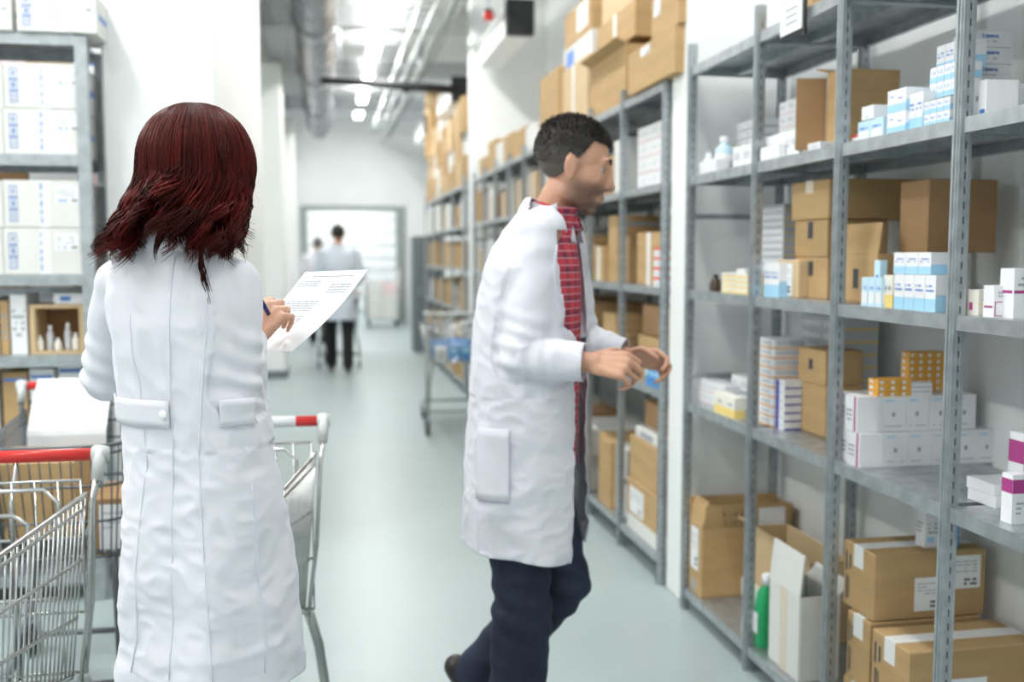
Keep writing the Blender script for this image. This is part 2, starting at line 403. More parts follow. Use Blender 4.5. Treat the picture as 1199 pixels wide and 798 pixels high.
# ================================================================ steel shelving
def post_mb(w, h, d, holes=True, back=1):
    """slotted upright: a folded channel w wide along x, d deep along y, standing at the local origin"""
    b = MB(); t = .003
    b.box(0, w, 0, t, 0, h); b.box(0, t, t, d, 0, h); b.box(w-t, w, t, d, 0, h)
    b.box(w*.28, w*.34, -.002, 0, 0, h); b.box(w*.66, w*.72, -.002, 0, 0, h)
    b.box(-.003, 0, d*.22, d*.34, 0, h); b.box(-.003, 0, d*.60, d*.72, 0, h)
    if holes:
        z = .05
        while z < h-.05:
            b.box(w*.45, w*.55, -.0008, 0, z, z+.016, 1); z += .033
    return b
def shelf_mb(x0, x1, y0, y1, z, lip):
    """pressed steel tray: deck with its lips folded down, top of deck at z"""
    b = MB(); t = .002
    b.box(x0, x1, y0, y1, z-t, z)
    b.box(x0, x0+t, y0, y1, z-lip, z-t); b.box(x1-t, x1, y0, y1, z-lip, z-t)
    b.box(x0+t, x1-t, y0, y0+t, z-lip, z-t); b.box(x0+t, x1-t, y1-t, y1, z-lip, z-t)
    b.box(x0+t, x0+.018, y0+t, y1-t, z-lip, z-lip+t); b.box(x1-.018, x1-t, y0+t, y1-t, z-lip, z-lip+t)
    xm = (x0+x1)/2; b.box(xm-.02, xm-.018, y0+t, y1-t, z-lip*.8, z-t); b.box(xm+.018, xm+.02, y0+t, y1-t, z-lip*.8, z-t); b.box(xm-.02, xm+.02, y0+t, y1-t, z-lip*.8-t, z-lip*.8)
    return b
def rack(label, x0, x1, ys, levels, h, lip=.034, pw=.030, hfun=None, braces=True):
    t = thing('shelving_rack', label, 'shelving rack', ((x0+x1)/2, (ys[0]+ys[-1])/2, 0))
    ox, oy = (x0+x1)/2, (ys[0]+ys[-1])/2
    for i, y in enumerate(ys):
        hh = hfun(i) if hfun else h
        for x, side in ((x0, 'f'), (x1-.029, 'b')):
            # channel: broad face toward the aisle's length
            b = post_mb(.029, hh, pw); b.build('post', ['steel', 'steel_dark'], t, loc=(x-ox, y-oy-pw/2, 0))
        k = .30
        while k < hh-.3 and (braces or i in (len(ys)-1,)):
            MB().box(x0+.0285-ox, x1-.0285-ox, y-oy-.006, y-oy+.006, k, k+.02).build('brace', 'steel', t); k += .62
    for i in range(len(ys)-1):
        for z in levels:
            shelf_mb(x0+.006-ox, x1-.006-ox, ys[i]+pw/2+.001-oy, ys[i+1]-pw/2-.001-oy, z, lip).build('shelf', 'steel', t)
    return t
S_TOP, S1, S2, S3, S4 = 2.114, 1.702, 1.268, .833, .09
RY = [solve_y(1336, XF, 1.3), solve_y(1112, XF, S2), solve_y(975, XF, S2), solve_y(879, XF, S2), solve_y(803, XF, S2)]
RY = [1.50] + RY[1:]
rack('tall galvanised shelving rack of medicines along the side wall', XF, XW-.03, [1.0]+RY, [S_TOP, S1, S2, S3, S4], 2.20, braces=False)
RY2 = [4.02+.60*i for i in range(10)]
rack('galvanised shelving rack behind the man, loaded with cartons', XF, XF+.56, RY2, [S_TOP, S1, S2, S3, S4+.03], 2.17)
RY3 = [10.12+.98*i for i in range(5)]
rack('distant galvanised shelving rack at the end of the aisle', XF, XF+.5, RY3, [S_TOP, S1, S2, S3, .45, .10], 2.2)
# left rack, its front faces the camera
LXR, LY0 = -.90, 4.24
LZ = [2.258, 1.795, 1.327, 1.006, .628, .12]
def rack_left(label, xr, y0, d, levels, n, w, h):
    t = thing('shelving_rack', label, 'shelving rack', (xr, y0, 0))
    for i in range(n+1):
        for y in (0, d-.035):
            b = MB(); b.box(-.045, 0, 0, .003, 0, h).box(-.003, 0, .003, .034, 0, h).box(-.045, -.042, .003, .034, 0, h)
            b.build('post', ['steel'], t, loc=(-i*w, y, 0))
        k = .3
        while k < h-.2: MB().box(-.03-i*w, -.018-i*w, .034, d-.034, k, k+.02).build('brace', 'steel', t); k += .6
    for i in range(n):
        for z in levels: shelf_mb(-(i+1)*w+.002, -i*w-.046, .002, d-.002, z, .045).build('shelf', 'steel', t)
    return t
rack_left('grey shelving rack of white cartons beside the broad white pillar', LXR, LY0, .38, LZ, 2, 1.0, 2.25)
rack_left('dim shelving rack standing behind the rack of white cartons', LXR-.01, 5.05, .4, [2.2, 1.72, 1.25, .86, .45], 2, 1.0, 2.2)
# ================================================================ cartons and medicine packs
def fpt(face, u, v, dx, dy, h, e=.0006):
    if face == 'a': return (-dx/2-e, dy/2-u*dy, v*h)
    if face == 'c': return (-dx/2+u*dx, -dy/2-e, v*h)
    return (-dx/2+u*dx, -dy/2+v*dy, h+e)
def patch(b, face, u0, v0, u1, v1, D, mi, e=.0006):
    b.quad(fpt(face,u0,v0,*D,e), fpt(face,u1,v0,*D,e), fpt(face,u1,v1,*D,e), fpt(face,u0,v1,*D,e), mi)
def lines(b, face, u0, v0, u1, v1, D, mi, n=4, fill=.5, e=.0009, r=None):
    r = r or rnd; dv = (v1-v0)/n
    for i in range(n):
        u = u0
        while u < u1-.001:
            w = (u1-u0)*r.uniform(.12,.35); 
            if r.random() < .8: patch(b, face, u, v0+i*dv, min(u+w*.85,u1), v0+i*dv+dv*fill, D, mi, e)
            u += w
_PK = {}
def pack_mesh(dx, dy, h, base, prints, txt, key):
    k = (round(dx,4), round(dy,4), round(h,4), base, key)
    if k in _PK: return _PK[k]
    b = MB(); D = (dx, dy, h); b.box(-dx/2,dx/2,-dy/2,dy/2,0,h,0); mats = [base]
    for i, (f,u0,v0,u1,v1,m) in enumerate(prints):
        if m not in mats: mats.append(m)
        patch(b, f,u0,v0,u1,v1,D,mats.index(m), .0004+.0001*i)
    for (f,u0,v0,u1,v1,m,n) in txt:
        if m not in mats: mats.append(m)
        lines(b, f,u0,v0,u1,v1,D,mats.index(m),n, .4, .0014)
    me = b.mesh('pack', mats); _PK[k] = me; return me
STY = {
 'lightblue': ('pack_white', [('a',0,0,1,.35,'print_sky'),('c',0,0,1,.45,'print_sky'),('t',0,0,1,.4,'print_sky')], [('a',.15,.55,.85,.8,'print_blue',2)]),
 'blue':  ('pack_blue', [('a',.1,.1,.9,.5,'pack_white'),('c',.1,.1,.9,.5,'pack_white')], [('a',.2,.6,.8,.8,'print_blue',1)]),
 'white': ('pack_white', [('c',.1,.15,.5,.3,'print_sky')], [('a',.15,.4,.8,.75,'print_grey',3),('c',.15,.4,.8,.75,'print_grey',3)]),
 'plain': ('pack_white', [], [('a',.3,.15,.6,.3,'print_grey',1)]),
 'greyline': ('pack_white', [('a',0,0,1,.16,'print_grey'),('c',0,0,1,.16,'print_grey')], [('a',.2,.45,.8,.75,'print_grey',2)]),
 'pinkline': ('pack_white', [('a',0,0,1,.12,'pack_pink'),('c',0,0,1,.12,'pack_pink')], [('a',.2,.45,.8,.75,'print_grey',2)]),
 'yellow': ('pack_cream', [('a',0,0,1,.4,'print_yellow'),('c',0,0,1,.4,'print_yellow')], [('a',.2,.55,.8,.85,'print_grey',1)]),
 'orangewhite': ('pack_white', [('a',0,0,1,.14,'print_orange'),('c',0,0,1,.14,'print_orange'),('c',.08,.3,.92,.85,'pack_grey')], [('a',.2,.5,.8,.8,'print_grey',1)]),
 'greywhite': ('pack_grey', [('a',.05,.1,.95,.55,'pack_white'),('c',.0,.0,1,.18,'print_yellow')], []),
 'orange': ('pack_orange', [('a',.15,.25,.5,.75,'pack_white'),('c',.15,.25,.5,.75,'pack_white')], []),
 'navy': ('pack_white', [('a',0,0,.35,1,'print_navy'),('c',0,0,1,.2,'print_navy')], [('a',.5,.3,.9,.8,'print_grey',2)]),
 'purplebar': ('pack_white', [('c',.0,.5,1,.56,'print_purple'),('a',.1,.5,.9,.56,'print_purple')], [('c',.2,.65,.8,.9,'print_grey',2)]),
 'purpleframe': ('pack_white', [('c',.05,.04,.95,.5,'print_purple'),('c',.1,.07,.9,.47,'pack_white'),('a',.1,.3,.9,.36,'print_purple')], [('c',.2,.65,.8,.85,'print_grey',2)]),
 'creampurple': ('pack_cream', [('c',.0,.42,1,.47,'print_yellow'),('a',.2,.2,.5,.5,'print_purple')], [('c',.2,.6,.8,.85,'print_grey',2)]),
 'sealed': ('pack_white', [('a',.72,0,.86,1,'print_purple')], [('a',.1,.3,.6,.7,'print_grey',3)]),
 'dotted': ('pack_white', [('a',.44,.42,.54,.52,'print_grey'),('c',.42,.42,.55,.55,'print_grey'),('c',.1,.86,.5,.90,'print_sky')], [('c',.15,.14,.85,.2,'print_grey',1)]),
 'flat': ('pack_white', [('c',.2,.3,.28,.6,'print_grey'),('c',.45,.3,.53,.6,'print_grey'),('c',.7,.3,.78,.6,'print_grey')], []),
 'magenta': ('pack_white', [('c',0,.62,1,.9,'print_purple'),('a',0,.62,1,.9,'print_purple')], [('c',.2,.2,.8,.5,'print_grey',3)]),
 'deepblue': ('pack_deepblue', [('c',.1,.5,.9,.9,'print_sky'),('a',.1,.6,.9,.9,'print_sky')], []),
 'redwhite': ('pack_white', [('a',0,.7,1,1,'print_red'),('c',0,.7,1,1,'print_red')], [('a',.2,.2,.8,.5,'print_grey',2)]),
 'greenstrip': ('pack_green', [('c',.1,.2,.2,.8,'pack_white'),('c',.3,.2,.4,.8,'pack_white'),('c',.5,.2,.6,.8,'pack_white'),('c',.7,.2,.8,.8,'pack_white'),('a',.2,.2,.8,.8,'pack_white')], []),
}
def clear_posts(x0, y0, dx, dy, z):
    """keep goods on the shelves clear of the uprights"""
    if z > 2.1: return x0, y0, dx, dy
    for ys, xb in ((RY, XW-.067), (RY2, XF+.523), (RY3, XF+.463)):
        for py in ys:
            lo, hi = py-.0205, py+.0205
            if y0 < hi and y0+dy > lo and x0 > 1.2:
                if y0+dy/2 < py and y0+dy-lo < .035 and dy > .08: dy = lo-y0
                elif y0+dy/2 > py and hi-y0 < .035 and dy > .08: dy -= hi-y0; y0 = hi
                else:
                    if x0 < XF+.037: 
                        d = XF+.037-x0; x0 += d
                        if dx > .12: dx -= d
                    if x0+dx > xb and x0 < xb: dx = xb-x0
    return x0, y0, dx, dy
def pack(x0, y0, z, dx, dy, h, style, label, group=None, cat='medicine box', rz=0, name='medicine_box'):
    x0, y0, dx, dy = clear_posts(x0, y0, dx, dy, z)
    base, pr, tx = STY[style]
    o = bpy.data.objects.new(name, pack_mesh(dx, dy, h, base, pr, tx, style)); COL.objects.link(o)
    o.location = (x0+dx/2, y0+dy/2, z); o.rotation_euler = (0,0,rz); return tag(o, label, cat, group)
def span(xL, xE, X, z):           # y range on plane X between two picture columns
    return solve_y(xE, X, z), solve_y(xL, X, z)
def tiers(xL, xE, yT, z, X0, dx, cols, rows, style, what, where, group, gap=.002, drop=None, jitter=.0, rstep=0):
    """cols x rows packs standing side by side along the shelf; each is its own thing"""
    y0, y1 = span(xL, xE, X0, z); H = solve_z(yT, X0, y0)-z; w = (y1-y0)/cols; h = H/rows
    for r in range(rows):
        for c in range(cols):
            if drop and (c, r) in drop: continue
            cn = '' if cols == 1 else f'{ORD[c]} from pillar'
            rn = '' if rows == 1 else ('lowest' if r == 0 else 'topmost' if r == rows-1 else f'{ORD[r]} up')
            pos = ', '.join(q for q in (rn, cn) if q)
            pack(X0+rstep*r+rnd.uniform(0,jitter), y1-(c+1)*w+gap/2, z+r*h+.0002, dx, w-gap, h-.0006, style, f'{what} {where}'+(', '+pos if pos else ''), group if cols*rows > 1 else None)

def carton(x0, y0, z, dx, dy, h, label, mat='cardboard', cat='carton', tape=None, labels=(), marks=(), open_=False, flaps=(), rz=0, group=None, bevel=.003, name='cardboard_carton', tapemat='tape_clear', txt=()):
    """tape: 'x' or 'y' = direction of the seam over the top"""
    x0, y0, dx, dy = clear_posts(x0, y0, dx, dy, z)
    t = thing(name, label, cat, (x0+dx/2, y0+dy/2, z), rz, group); D = (dx, dy, h); b = MB(); w = .005
    mats = [mat, 'print_dark', 'print_blue', 'print_grey']
    if not open_: b.box(-dx/2,dx/2,-dy/2,dy/2,0,h)
    else:
        b.box(-dx/2,dx/2,-dy/2,dy/2,0,w).box(-dx/2,-dx/2+w,-dy/2,dy/2,w,h).box(dx/2-w,dx/2,-dy/2,dy/2,w,h).box(-dx/2+w,dx/2-w,-dy/2,-dy/2+w,w,h).box(-dx/2+w,dx/2-w,dy/2-w,dy/2,w,h)
    for (f,u0,v0,u1,v1,mi) in marks: patch(b, f,u0,v0,u1,v1,D,mi,.0008)
    for (f,u0,v0,u1,v1,mi,n) in txt: lines(b, f,u0,v0,u1,v1,D,mi,n)
    b.build('box', mats, t, bevel=bevel)
    if tape:
        q = MB(); e = .001; k = .024
        if tape == 'x' and not open_:
            q.box(-dx/2-e,dx/2+e,-k,k,h,h+e).box(-dx/2-e,-dx/2,-k,k,h*.68,h).box(dx/2,dx/2+e,-k,k,h*.68,h)
        elif tape == 'y' and not open_:
            q.box(-k,k,-dy/2-e,dy/2+e,h,h+e).box(-k,k,-dy/2-e,-dy/2,h*.6,h)
        elif tape == 'v': q.box(-k,k,-dy/2-e,-dy/2,0,h)
        elif tape == 'va': q.box(-dx/2-e,-dx/2,-k,k,0,h)
        q.build('tape', tapemat, t)
    for (f,u0,v0,u1,v1) in labels:
        q = MB(); patch(q,f,u0,v0,u1,v1,D,0,.0016)
        du, dv = u1-u0, v1-v0; lines(q,f,u0+du*.08,v0+dv*.5,u1-du*.1,v1-dv*.1,D,1,4,.3,.0022)
        lines(q,f,u0+du*.55,v0+dv*.1,u1-du*.1,v0+dv*.35,D,2,2,.6,.0022)
        q.build('label_sticker', ['label_paper','print_grey','print_dark'], t)
    for (side, ang, ln) in flaps:      # side: which top edge the flap hangs on; ang from straight up, outward
        q = MB(); a = math.radians(ang); s_, c_ = math.sin(a)*ln, math.cos(a)*ln; th = .005
        if side == 'a': p = [(-dx/2,dy/2,h),(-dx/2,-dy/2,h),(-dx/2-s_,-dy/2,h+c_),(-dx/2-s_,dy/2,h+c_)]
        if side == 'b': p = [(dx/2,-dy/2,h),(dx/2,dy/2,h),(dx/2+s_,dy/2,h+c_),(dx/2+s_,-dy/2,h+c_)]
        if side == 'c': p = [(-dx/2,-dy/2,h),(dx/2,-dy/2,h),(dx/2,-dy/2-s_,h+c_),(-dx/2,-dy/2-s_,h+c_)]
        if side == 'd': p = [(dx/2,dy/2,h),(-dx/2,dy/2,h),(-dx/2,dy/2+s_,h+c_),(dx/2,dy/2+s_,h+c_)]
        q.slab(*p, -th); q.build('flap', mat, t)
    return t
def box3(xL, xE, xR, yT, z, X0, xmax=None):
    y0, y1 = span(xL, xE, X0, z); h = solve_z(yT, X0, y0)-z
    X1 = solve_x(xR, y0, z) if xR else X0+.2
    if xmax: X1 = min(X1, xmax)
    return dict(x0=X0, y0=y0+.001, z=z+.0003, dx=X1-X0, dy=y1-y0-.002, h=h-.0006)
def txt_part(s, size, loc, rot, mat, parent, name='lettering'):
    cu = bpy.data.curves.new(name, 'FONT'); cu.body = s; cu.size = size; cu.extrude = .0002; cu.offset = .0004
    o = bpy.data.objects.new(name, cu); COL.objects.link(o); dg = bpy.context.evaluated_depsgraph_get()
    me = bpy.data.meshes.new_from_object(o.evaluated_get(dg)); bpy.data.objects.remove(o)
    me.materials.clear(); me.materials.append(M[mat]); n = bpy.data.objects.new(name, me); COL.objects.link(n)
    n.parent = parent; n.location = loc; n.rotation_euler = rot; return n
R2 = lambda d: math.radians(d)
A, B_, C_, D_ = ('in the bay beside the white pillar', 'in the second bay from the pillar', 'in the third bay from the pillar', 'in the last bay from the pillar')
XB = XW-.04
# ---- top shelf
o = carton(**box3(918, 950, 990, -22, S_TOP, 1.43, XB), label='cardboard carton on the top shelf above the white placard')
t = thing('shelf_placard', 'white shelf placard hung from the top shelf edge in a black holder', 'sign', (XF-.012, 0, 0))
ya, yb = solve_y(944, XF, 2.13), solve_y(919, XF, 2.13)
za, zb = 2.055, 2.165
t.location = (XF-.014, (ya+yb)/2, za); L_ = yb-ya
q = MB().box(0,.004,-L_/2,L_/2,0,.10); D=(0,L_,.10)
for i in range(3): q.box(-.0006,0,-L_*.3,L_*.25,.025+i*.02,.031+i*.02,1)
q.build('card', ['label_paper','print_grey'], t)
MB().box(.005,.012,-L_/2-.012,-L_/2+.004,-.02,.11).box(.0045,.010,-L_/2,L_/2,-.006,.004).build('holder', 'black_plastic', t)
# ---- second shelf, last bay: three big lettered boxes behind plain ones
z = S1+.0005
y0, y1 = solve_y(1141, 1.60, z+.2), solve_y(1141, 1.60, z+.2)+.10
yy = y0
dxl = solve_x(1186, yy, z+.25)-1.60
hz = (solve_z(34, 1.60, yy)-solve_z(93, 1.60, yy))/3; zb0 = solve_z(93, 1.60, yy)
carton(1.60, yy, z, dxl, .09, zb0-z-.001, 'plain white box at the base of the lettered medicine box stack', 'pack_white', 'medicine box', name='medicine_box', bevel=.001)
for k in range(3):
    t = carton(1.60+.003*(k==1), yy+.002, zb0+k*hz, dxl, .09, hz-.001, ['lowest of the three stacked white boxes lettered in blue','middle one of the three stacked white boxes lettered in blue','topmost of the three stacked white boxes lettered in blue'][k],
               'pack_white', 'medicine box', name='medicine_box', bevel=.001, txt=[('c',.22,.30,.6,.42,3,1)])
    t['group'] = 'blue lettered boxes'
    txt_part('Leponex', hz*.32, (-dxl/2+dxl*.20, -.046, hz*.56), (PI/2,0,0), 'print_blue', t)
o = box3(1139, 1154, 1192, 92, z, 1.42); o['dy'] = min(o['dy'],.16)
carton(**o, label='plain white box standing at the shelf edge in front of the lettered stack', mat='pack_white', cat='medicine box', name='medicine_box', bevel=.001, marks=[('a',.55,.02,.95,.2,2),('a',.2,.45,.4,.6,3)])
y_ = o['y0']
carton(o['x0']+o['dx']+.006, y_+.02, z, .10, .07, o['h']*.95, 'plain white box beside the wall side of the other shelf edge box', 'pack_white', 'medicine box', name='medicine_box', bevel=.001)
carton(1.50+.09, y_+.10-.05, z+.09, .09, .04, .07, 'small white box with pale blue print lying near the lettered stack', 'pack_white', 'medicine box', name='medicine_box', bevel=.001, marks=[('c',.2,.2,.8,.6,2)]).location.z = z
# ---- second shelf, third bay
tiers(1081, 1112, 112, S1, 1.40, .055, 4, 2, 'lightblue', 'small white and blue medicine box', 'heaped on the second shelf', 'stepped pile of blue and white boxes')
tiers(1088, 1122, 70, S1+.075, 1.455, .06, 4, 2, 'lightblue', 'small white and blue medicine box', 'in the rear of the heap', 'stepped pile of blue and white boxes')
tiers(1096, 1128, 44, S1+.15, 1.515, .06, 3, 1, 'lightblue', 'white and blue medicine box', 'crowning the heap', 'stepped pile of blue and white boxes')
tiers(1096, 1128, 128, S1, 1.515, .06, 3, 1, 'white', 'white medicine box', 'under the crown of the heap', 'stepped pile of blue and white boxes')
tiers(1038, 1060, 101, S1, 1.41, .07, 1, 2, 'lightblue', 'white and pale blue box held by a rubber band', 'on the second shelf', 'banded boxes')
tiers(1062, 1080, 106, S1, 1.42, .06, 2, 1, 'lightblue', 'narrow white and sky blue box', 'next to the banded pair', 'narrow boxes beside the banded pair')
tiers(1004, 1034, 136, S1, 1.41, .06, 2, 1, 'blue', 'pale blue medicine box', 'on the second shelf near the open carton', 'pale blue boxes by the open carton')
pack(1.42, solve_y(1022,1.42,S1), solve_z(136,1.41,solve_y(1030,1.42,S1))+.0005, .05, .06, .035, 'plain', 'little white box lying on the pale blue boxes')
pack(1.40, solve_y(1001,1.40,S1), S1+.0003, .04, .04, .022, 'redwhite', 'tiny white box with a red end beside the pale blue boxes')
# open carton standing on its side
o = box3(966, 985, 1052, 79, S1, 1.47, XB)
carton(**o, label='tall brown carton with one flap hanging open on the second shelf', marks=[('c',.42,.52,.52,.55,1),('c',.55,.3,.63,.36,1)], flaps=[])
t = bpy.context.scene.objects[-1] if False else None
f = MB().slab((0,0,0),(-.085,.02,0),(-.085,.02,o['h']*.9),(0,0,o['h']*.9),.004)
ft = [x for x in COL.objects if x.get('label','').startswith('tall brown carton with one flap')][0]
f.build('flap', 'cardboard_dark', ft, loc=(-o['dx']/2, o['dy']/2+.002, .01)); MB().slab((0,0,0),(.12,0,0),(.12,.07,.02),(0,.07,.02),.004).build('flap','cardboard', ft, loc=(-o['dx']/2,o['dy']/2,o['h']+.001))
# ---- second shelf, second bay
tiers(911, 950, 108, S1, 1.56, .09, 4, 5, 'pinkline', 'white pack with pink foot', 'behind the front row', 'wall of white packs')
tiers(893, 935, 150, S1, 1.41, .05, 5, 1, 'white', 'white medicine box', 'standing in the front row by the second post', 'front row of white boxes')
tiers(890, 912, 168, S1, 1.385, .022, 3, 1, 'plain', 'small white box', 'at the very edge of the second shelf', 'small white boxes at the edge')
tiers(940, 960, 165, S1, 1.42, .05, 2, 1, 'white', 'white box', 'against the brown carton with the open flap', 'white boxes by the open flap')
# ---- second shelf, bay by the pillar
tiers(862, 889, 137, S1, 1.56, .09, 3, 6, 'greyline', 'white pack with a grey foot', 'stacked by the pillar', 'grey footed packs by the pillar')
tiers(858, 880, 167, S1, 1.42, .06, 2, 1, 'white', 'white box', 'standing upright by the pillar', 'upright white boxes by the pillar')
tiers(818, 838, 185, S1, 1.41, .05, 3, 1, 'plain', 'tiny white box', 'lying in the bay beside the pillar', 'tiny white boxes by the pillar')
def bottle(x, y, z, r, h, mat, capmat, label, name='medicine_bottle', lab=None):
    t = thing(name, label, 'bottle', (x,y,z))
    MB().lathe([(r*.96,0),(r,.004),(r,h*.6),(r*.85,h*.7),(r*.45,h*.78),(r*.45,h*.86)],18).build('glass', mat, t, smooth=True)
    MB().lathe([(r*.5,h*.84),(r*.5,h)],18).build('cap', capmat, t)
    if lab: MB().lathe([(r*1.02,h*.15),(r*1.02,h*.5)],18).build('label_sticker', lab, t, smooth=True)
    return t
yb = solve_y(848, 1.46, S1)
bottle(1.46, yb, S1+.0005, .035, .135, 'pack_blue', 'pack_white', 'pale blue plastic bottle standing by the pillar', lab='pack_white')
bottle(1.44, yb+.10, S1+.0005, .026, .085, 'pack_white', 'pack_white', 'small white bottle behind the pale blue bottle')
# ---- third shelf
yb = solve_y(838, 1.43, S2)
bottle(1.43, yb, S2+.0005, .019, .062, 'brown_glass', 'black_plastic', 'dark brown glass bottle with black cap on the third shelf')
bottle(1.44, yb+.055, S2+.0005, .013, .045, 'brown_glass', 'black_plastic', 'tiny brown bottle close to the larger dark bottle')
tiers(845, 875, 320, S2, 1.42, .07, 1, 4, 'yellow', 'flat cream and yellow pack', 'in a small stack on the third shelf', 'cream and yellow packs')
pack(1.43, solve_y(872,1.43,S2), S2+.075, .05, .07, .014, 'white', 'thin pale pack on the cream and yellow stack').location.z = solve_z(320,1.42,solve_y(875,1.42,S2))+.0005
tiers(889, 916, 238, S2, 1.60, .09, 1, 12, 'greywhite', 'flat grey and white pack', 'in the tall stack on the third shelf', 'tall stack of grey and white packs')
o = box3(910, 934, 962, 304, S2, 1.44); o['dx'] = .11
carton(**o, label='white labelled box standing against two brown cartons', mat='cardboard_light', labels=[('a',.04,.05,.75,.9)])
tiers(893, 912, 307, S2, 1.41, .035, 2, 1, 'lightblue', 'slim white and turquoise box', 'next to the white labelled box', 'slim turquoise boxes')
z = S2
b1 = box3(930, 968, 1040, 301, z, 1.475, XB); carton(**b1, label='lower brown carton of the stack of three on the third shelf', marks=[('a',.42,.55,.58,.9,1)], tape=None)
z2 = z+b1['h']+.001
b2 = box3(930, 968, 1040, 256, z2, 1.475, XB); carton(**b2, label='middle brown carton of the stack of three on the third shelf', marks=[('a',.42,.5,.58,.95,1)])
z3 = z2+b2['h']+.001
b3 = box3(926, 970, 1090, 208, z3, 1.47, XB); carton(**b3, label='long brown carton lying across the stack of three', tape='x')
# big carton with a flap, behind the blue boxes
o = box3(984, 1026, 1100, 297, S2, 1.46, XB)
t = carton(**o, label='open brown carton with raised front flap behind blue boxes', flaps=[('a',-8,.085)], open_=True, marks=[('a',.35,.3,.5,.7,1)])
o4 = box3(1046, 1078, 1111, 212, S2+o['h']+.003, 1.50, XB); o4['h'] = .20
t = carton(x0=1.53, y0=o4['y0']+.02, z=S2+o['h']+.003, dx=.20, dy=.13, h=.19, label='brown carton with slanting top stacked on the open flap carton', mat='cardboard_dark')
tiers(1046, 1095, 322, S2, 1.40, .055, 4, 1, 'lightblue', 'white and pale blue box', 'in the lower row on the third shelf', 'lower row of pale blue boxes')
zz = solve_z(322,1.40,solve_y(1095,1.40,S2))
tiers(1046, 1090, 295, zz+.0005, 1.405, .05, 3, 1, 'lightblue', 'white and pale blue box', 'in the upper row on the third shelf', 'upper row of pale blue boxes')
tiers(1008, 1032, 325, S2, 1.40, .03, 3, 1, 'blue', 'narrow pale blue box', 'standing before the open flap carton', 'narrow pale blue boxes')
tiers(1034, 1045, 322, S2, 1.41, .03, 1, 1, 'yellow', 'narrow cream box', 'between the pale blue boxes', None)
pack(1.43, solve_y(1030,1.43,S2+.06), S2+.0002, .02, .028, .12, 'blue', 'tall narrow pale blue box rising behind the short ones')
# third shelf, last bay
def cbox(xE, xR, yT, z, X0, dy, style, label):      # pack whose camera side is what shows
    y0 = solve_y(xE, X0, z); X1 = solve_x(xR, y0, z); h = solve_z(yT, X0, y0)-z
    pack(X0, y0, z+.0003, X1-X0, dy, h-.0005, style, label)
cbox(1139, 1160, 339, S2, 1.40, .04, 'creampurple', 'small cream box with yellow line on the third shelf')
cbox(1163, 1185, 334, S2, 1.40, .035, 'purpleframe', 'white box with purple framed label on the third shelf')
cbox(1186, 1206, 314, S2, 1.42, .045, 'purplebar', 'taller white box crossed by a purple bar')
# ---- fourth shelf
tiers(816, 848, 452, S3, 1.44, .07, 5, 2, 'pinkline', 'small white and pink pack', 'on the fourth shelf beside the pillar', 'white and pink packs by the pillar')
tiers(836, 860, 466, S3, 1.395, .04, 2, 1, 'yellow', 'small cream and yellow box', 'at the fourth shelf edge by the pillar', 'cream boxes at the edge')
tiers(856, 876, 443, S3, 1.50, .07, 2, 2, 'greyline', 'small grey and white pack', 'behind the cream boxes by the pillar', 'grey and white packs by the pillar')
tiers(888, 904, 397, S3, 1.45, solve_x(944, solve_y(904,1.45,S3), S3+.15)-1.45, 1, 9, 'orangewhite', 'flat orange and white pack', 'in the tall fourth shelf stack', 'tall stack of orange and white packs')
tiers(936, 985, 372, S3, 1.62, .12, 2, 9, 'greywhite', 'grey yellow edged pack', 'behind the brown cartons', 'stack behind the brown cartons')
o = box3(934, 966, 1010, 453, S3, 1.52, XB); carton(**o, label='lower brown carton of the pair on the fourth shelf')
o2 = box3(934, 966, 1010, 411, S3+o['h']+.001, 1.52, XB); carton(**o2, label='upper brown carton of the pair on the fourth shelf', marks=[('a',.4,.4,.55,.7,1)])
yn = solve_y(904, 1.45, S3)-.066; xn = solve_x(952, yn, S3+.02); wn = (xn-1.46)/4; hn = (solve_z(446, 1.46, yn)-S3)/6
for r in range(6):
    for c in range(4 if r < 4 else 3):
        for k in range(1):
            pack(1.46+c*wn, yn+k*.062, S3+.0004+r*hn, wn-.001, .06, hn-.0006, 'navy', f'flat white box of the navy pile, {ORD[r]} up, {ORD[c]} inward', 'pile of navy ended boxes')
# white boxes in two long rows, fourth shelf third bay: camera sides show
def crow(xL, xE, xs, yT, z, X0, rows_style, what, where, group):
    y0, y1 = span(xL, xE, X0, z); h = solve_z(yT, X0, y0)-z; xs = [X0]+[solve_x(p, y0, z) for p in xs]
    hw = (y1-y0)/2
    for r in range(2):
        for c in range(len(xs)-1):
            pack(xs[c]+.0006, y0+(hw+.001)*r, z+.0003, xs[c+1]-xs[c]-.0012, hw-.001, h-.0006, 'sealed' if c == 0 else rows_style,
                 f'{what} {where}, {"front" if r == 0 else "rear"} rank, {ORD[c]} inward', group)
    return h
h = crow(977, 1006, [1034,1062,1090,1117,1144,1166], 508, S3, 1.40, 'dotted', 'dotted white box', 'in the lower row', 'lower row of dotted white boxes')
crow(976, 1003, [1032,1060,1087,1115,1142], 465, S3+h+.0006, 1.40, 'dotted', 'dotted white box', 'in the upper row', 'upper row of dotted white boxes')
zt = S3+h*2+.002
def ortier(X0, y0, z, dx, dy, h, nx, nz, style, what, group):
    for r in range(nz):
        for c in range(nx): pack(X0+c*(dx+.001), y0, z+r*(h+.0004), dx, dy, h, style, f'{what}, layer {["one","two","three","four","five","six"][r]} up, {ORD[c]} along', group)
yo = solve_y(1000, 1.42, S3)+.02
yo = solve_y(1006,1.40,S3)
ortier(1.46, yo+.02, zt, .032, .05, .016, 3, 3, 'orange', 'small yellow and orange pack on the white boxes', 'low stack of orange packs')
ortier(1.56, yo+.02, zt, .03, .05, .012, 2, 3, 'greyline', 'flat white pack next to the low orange stack', 'flat white packs by the orange stack')
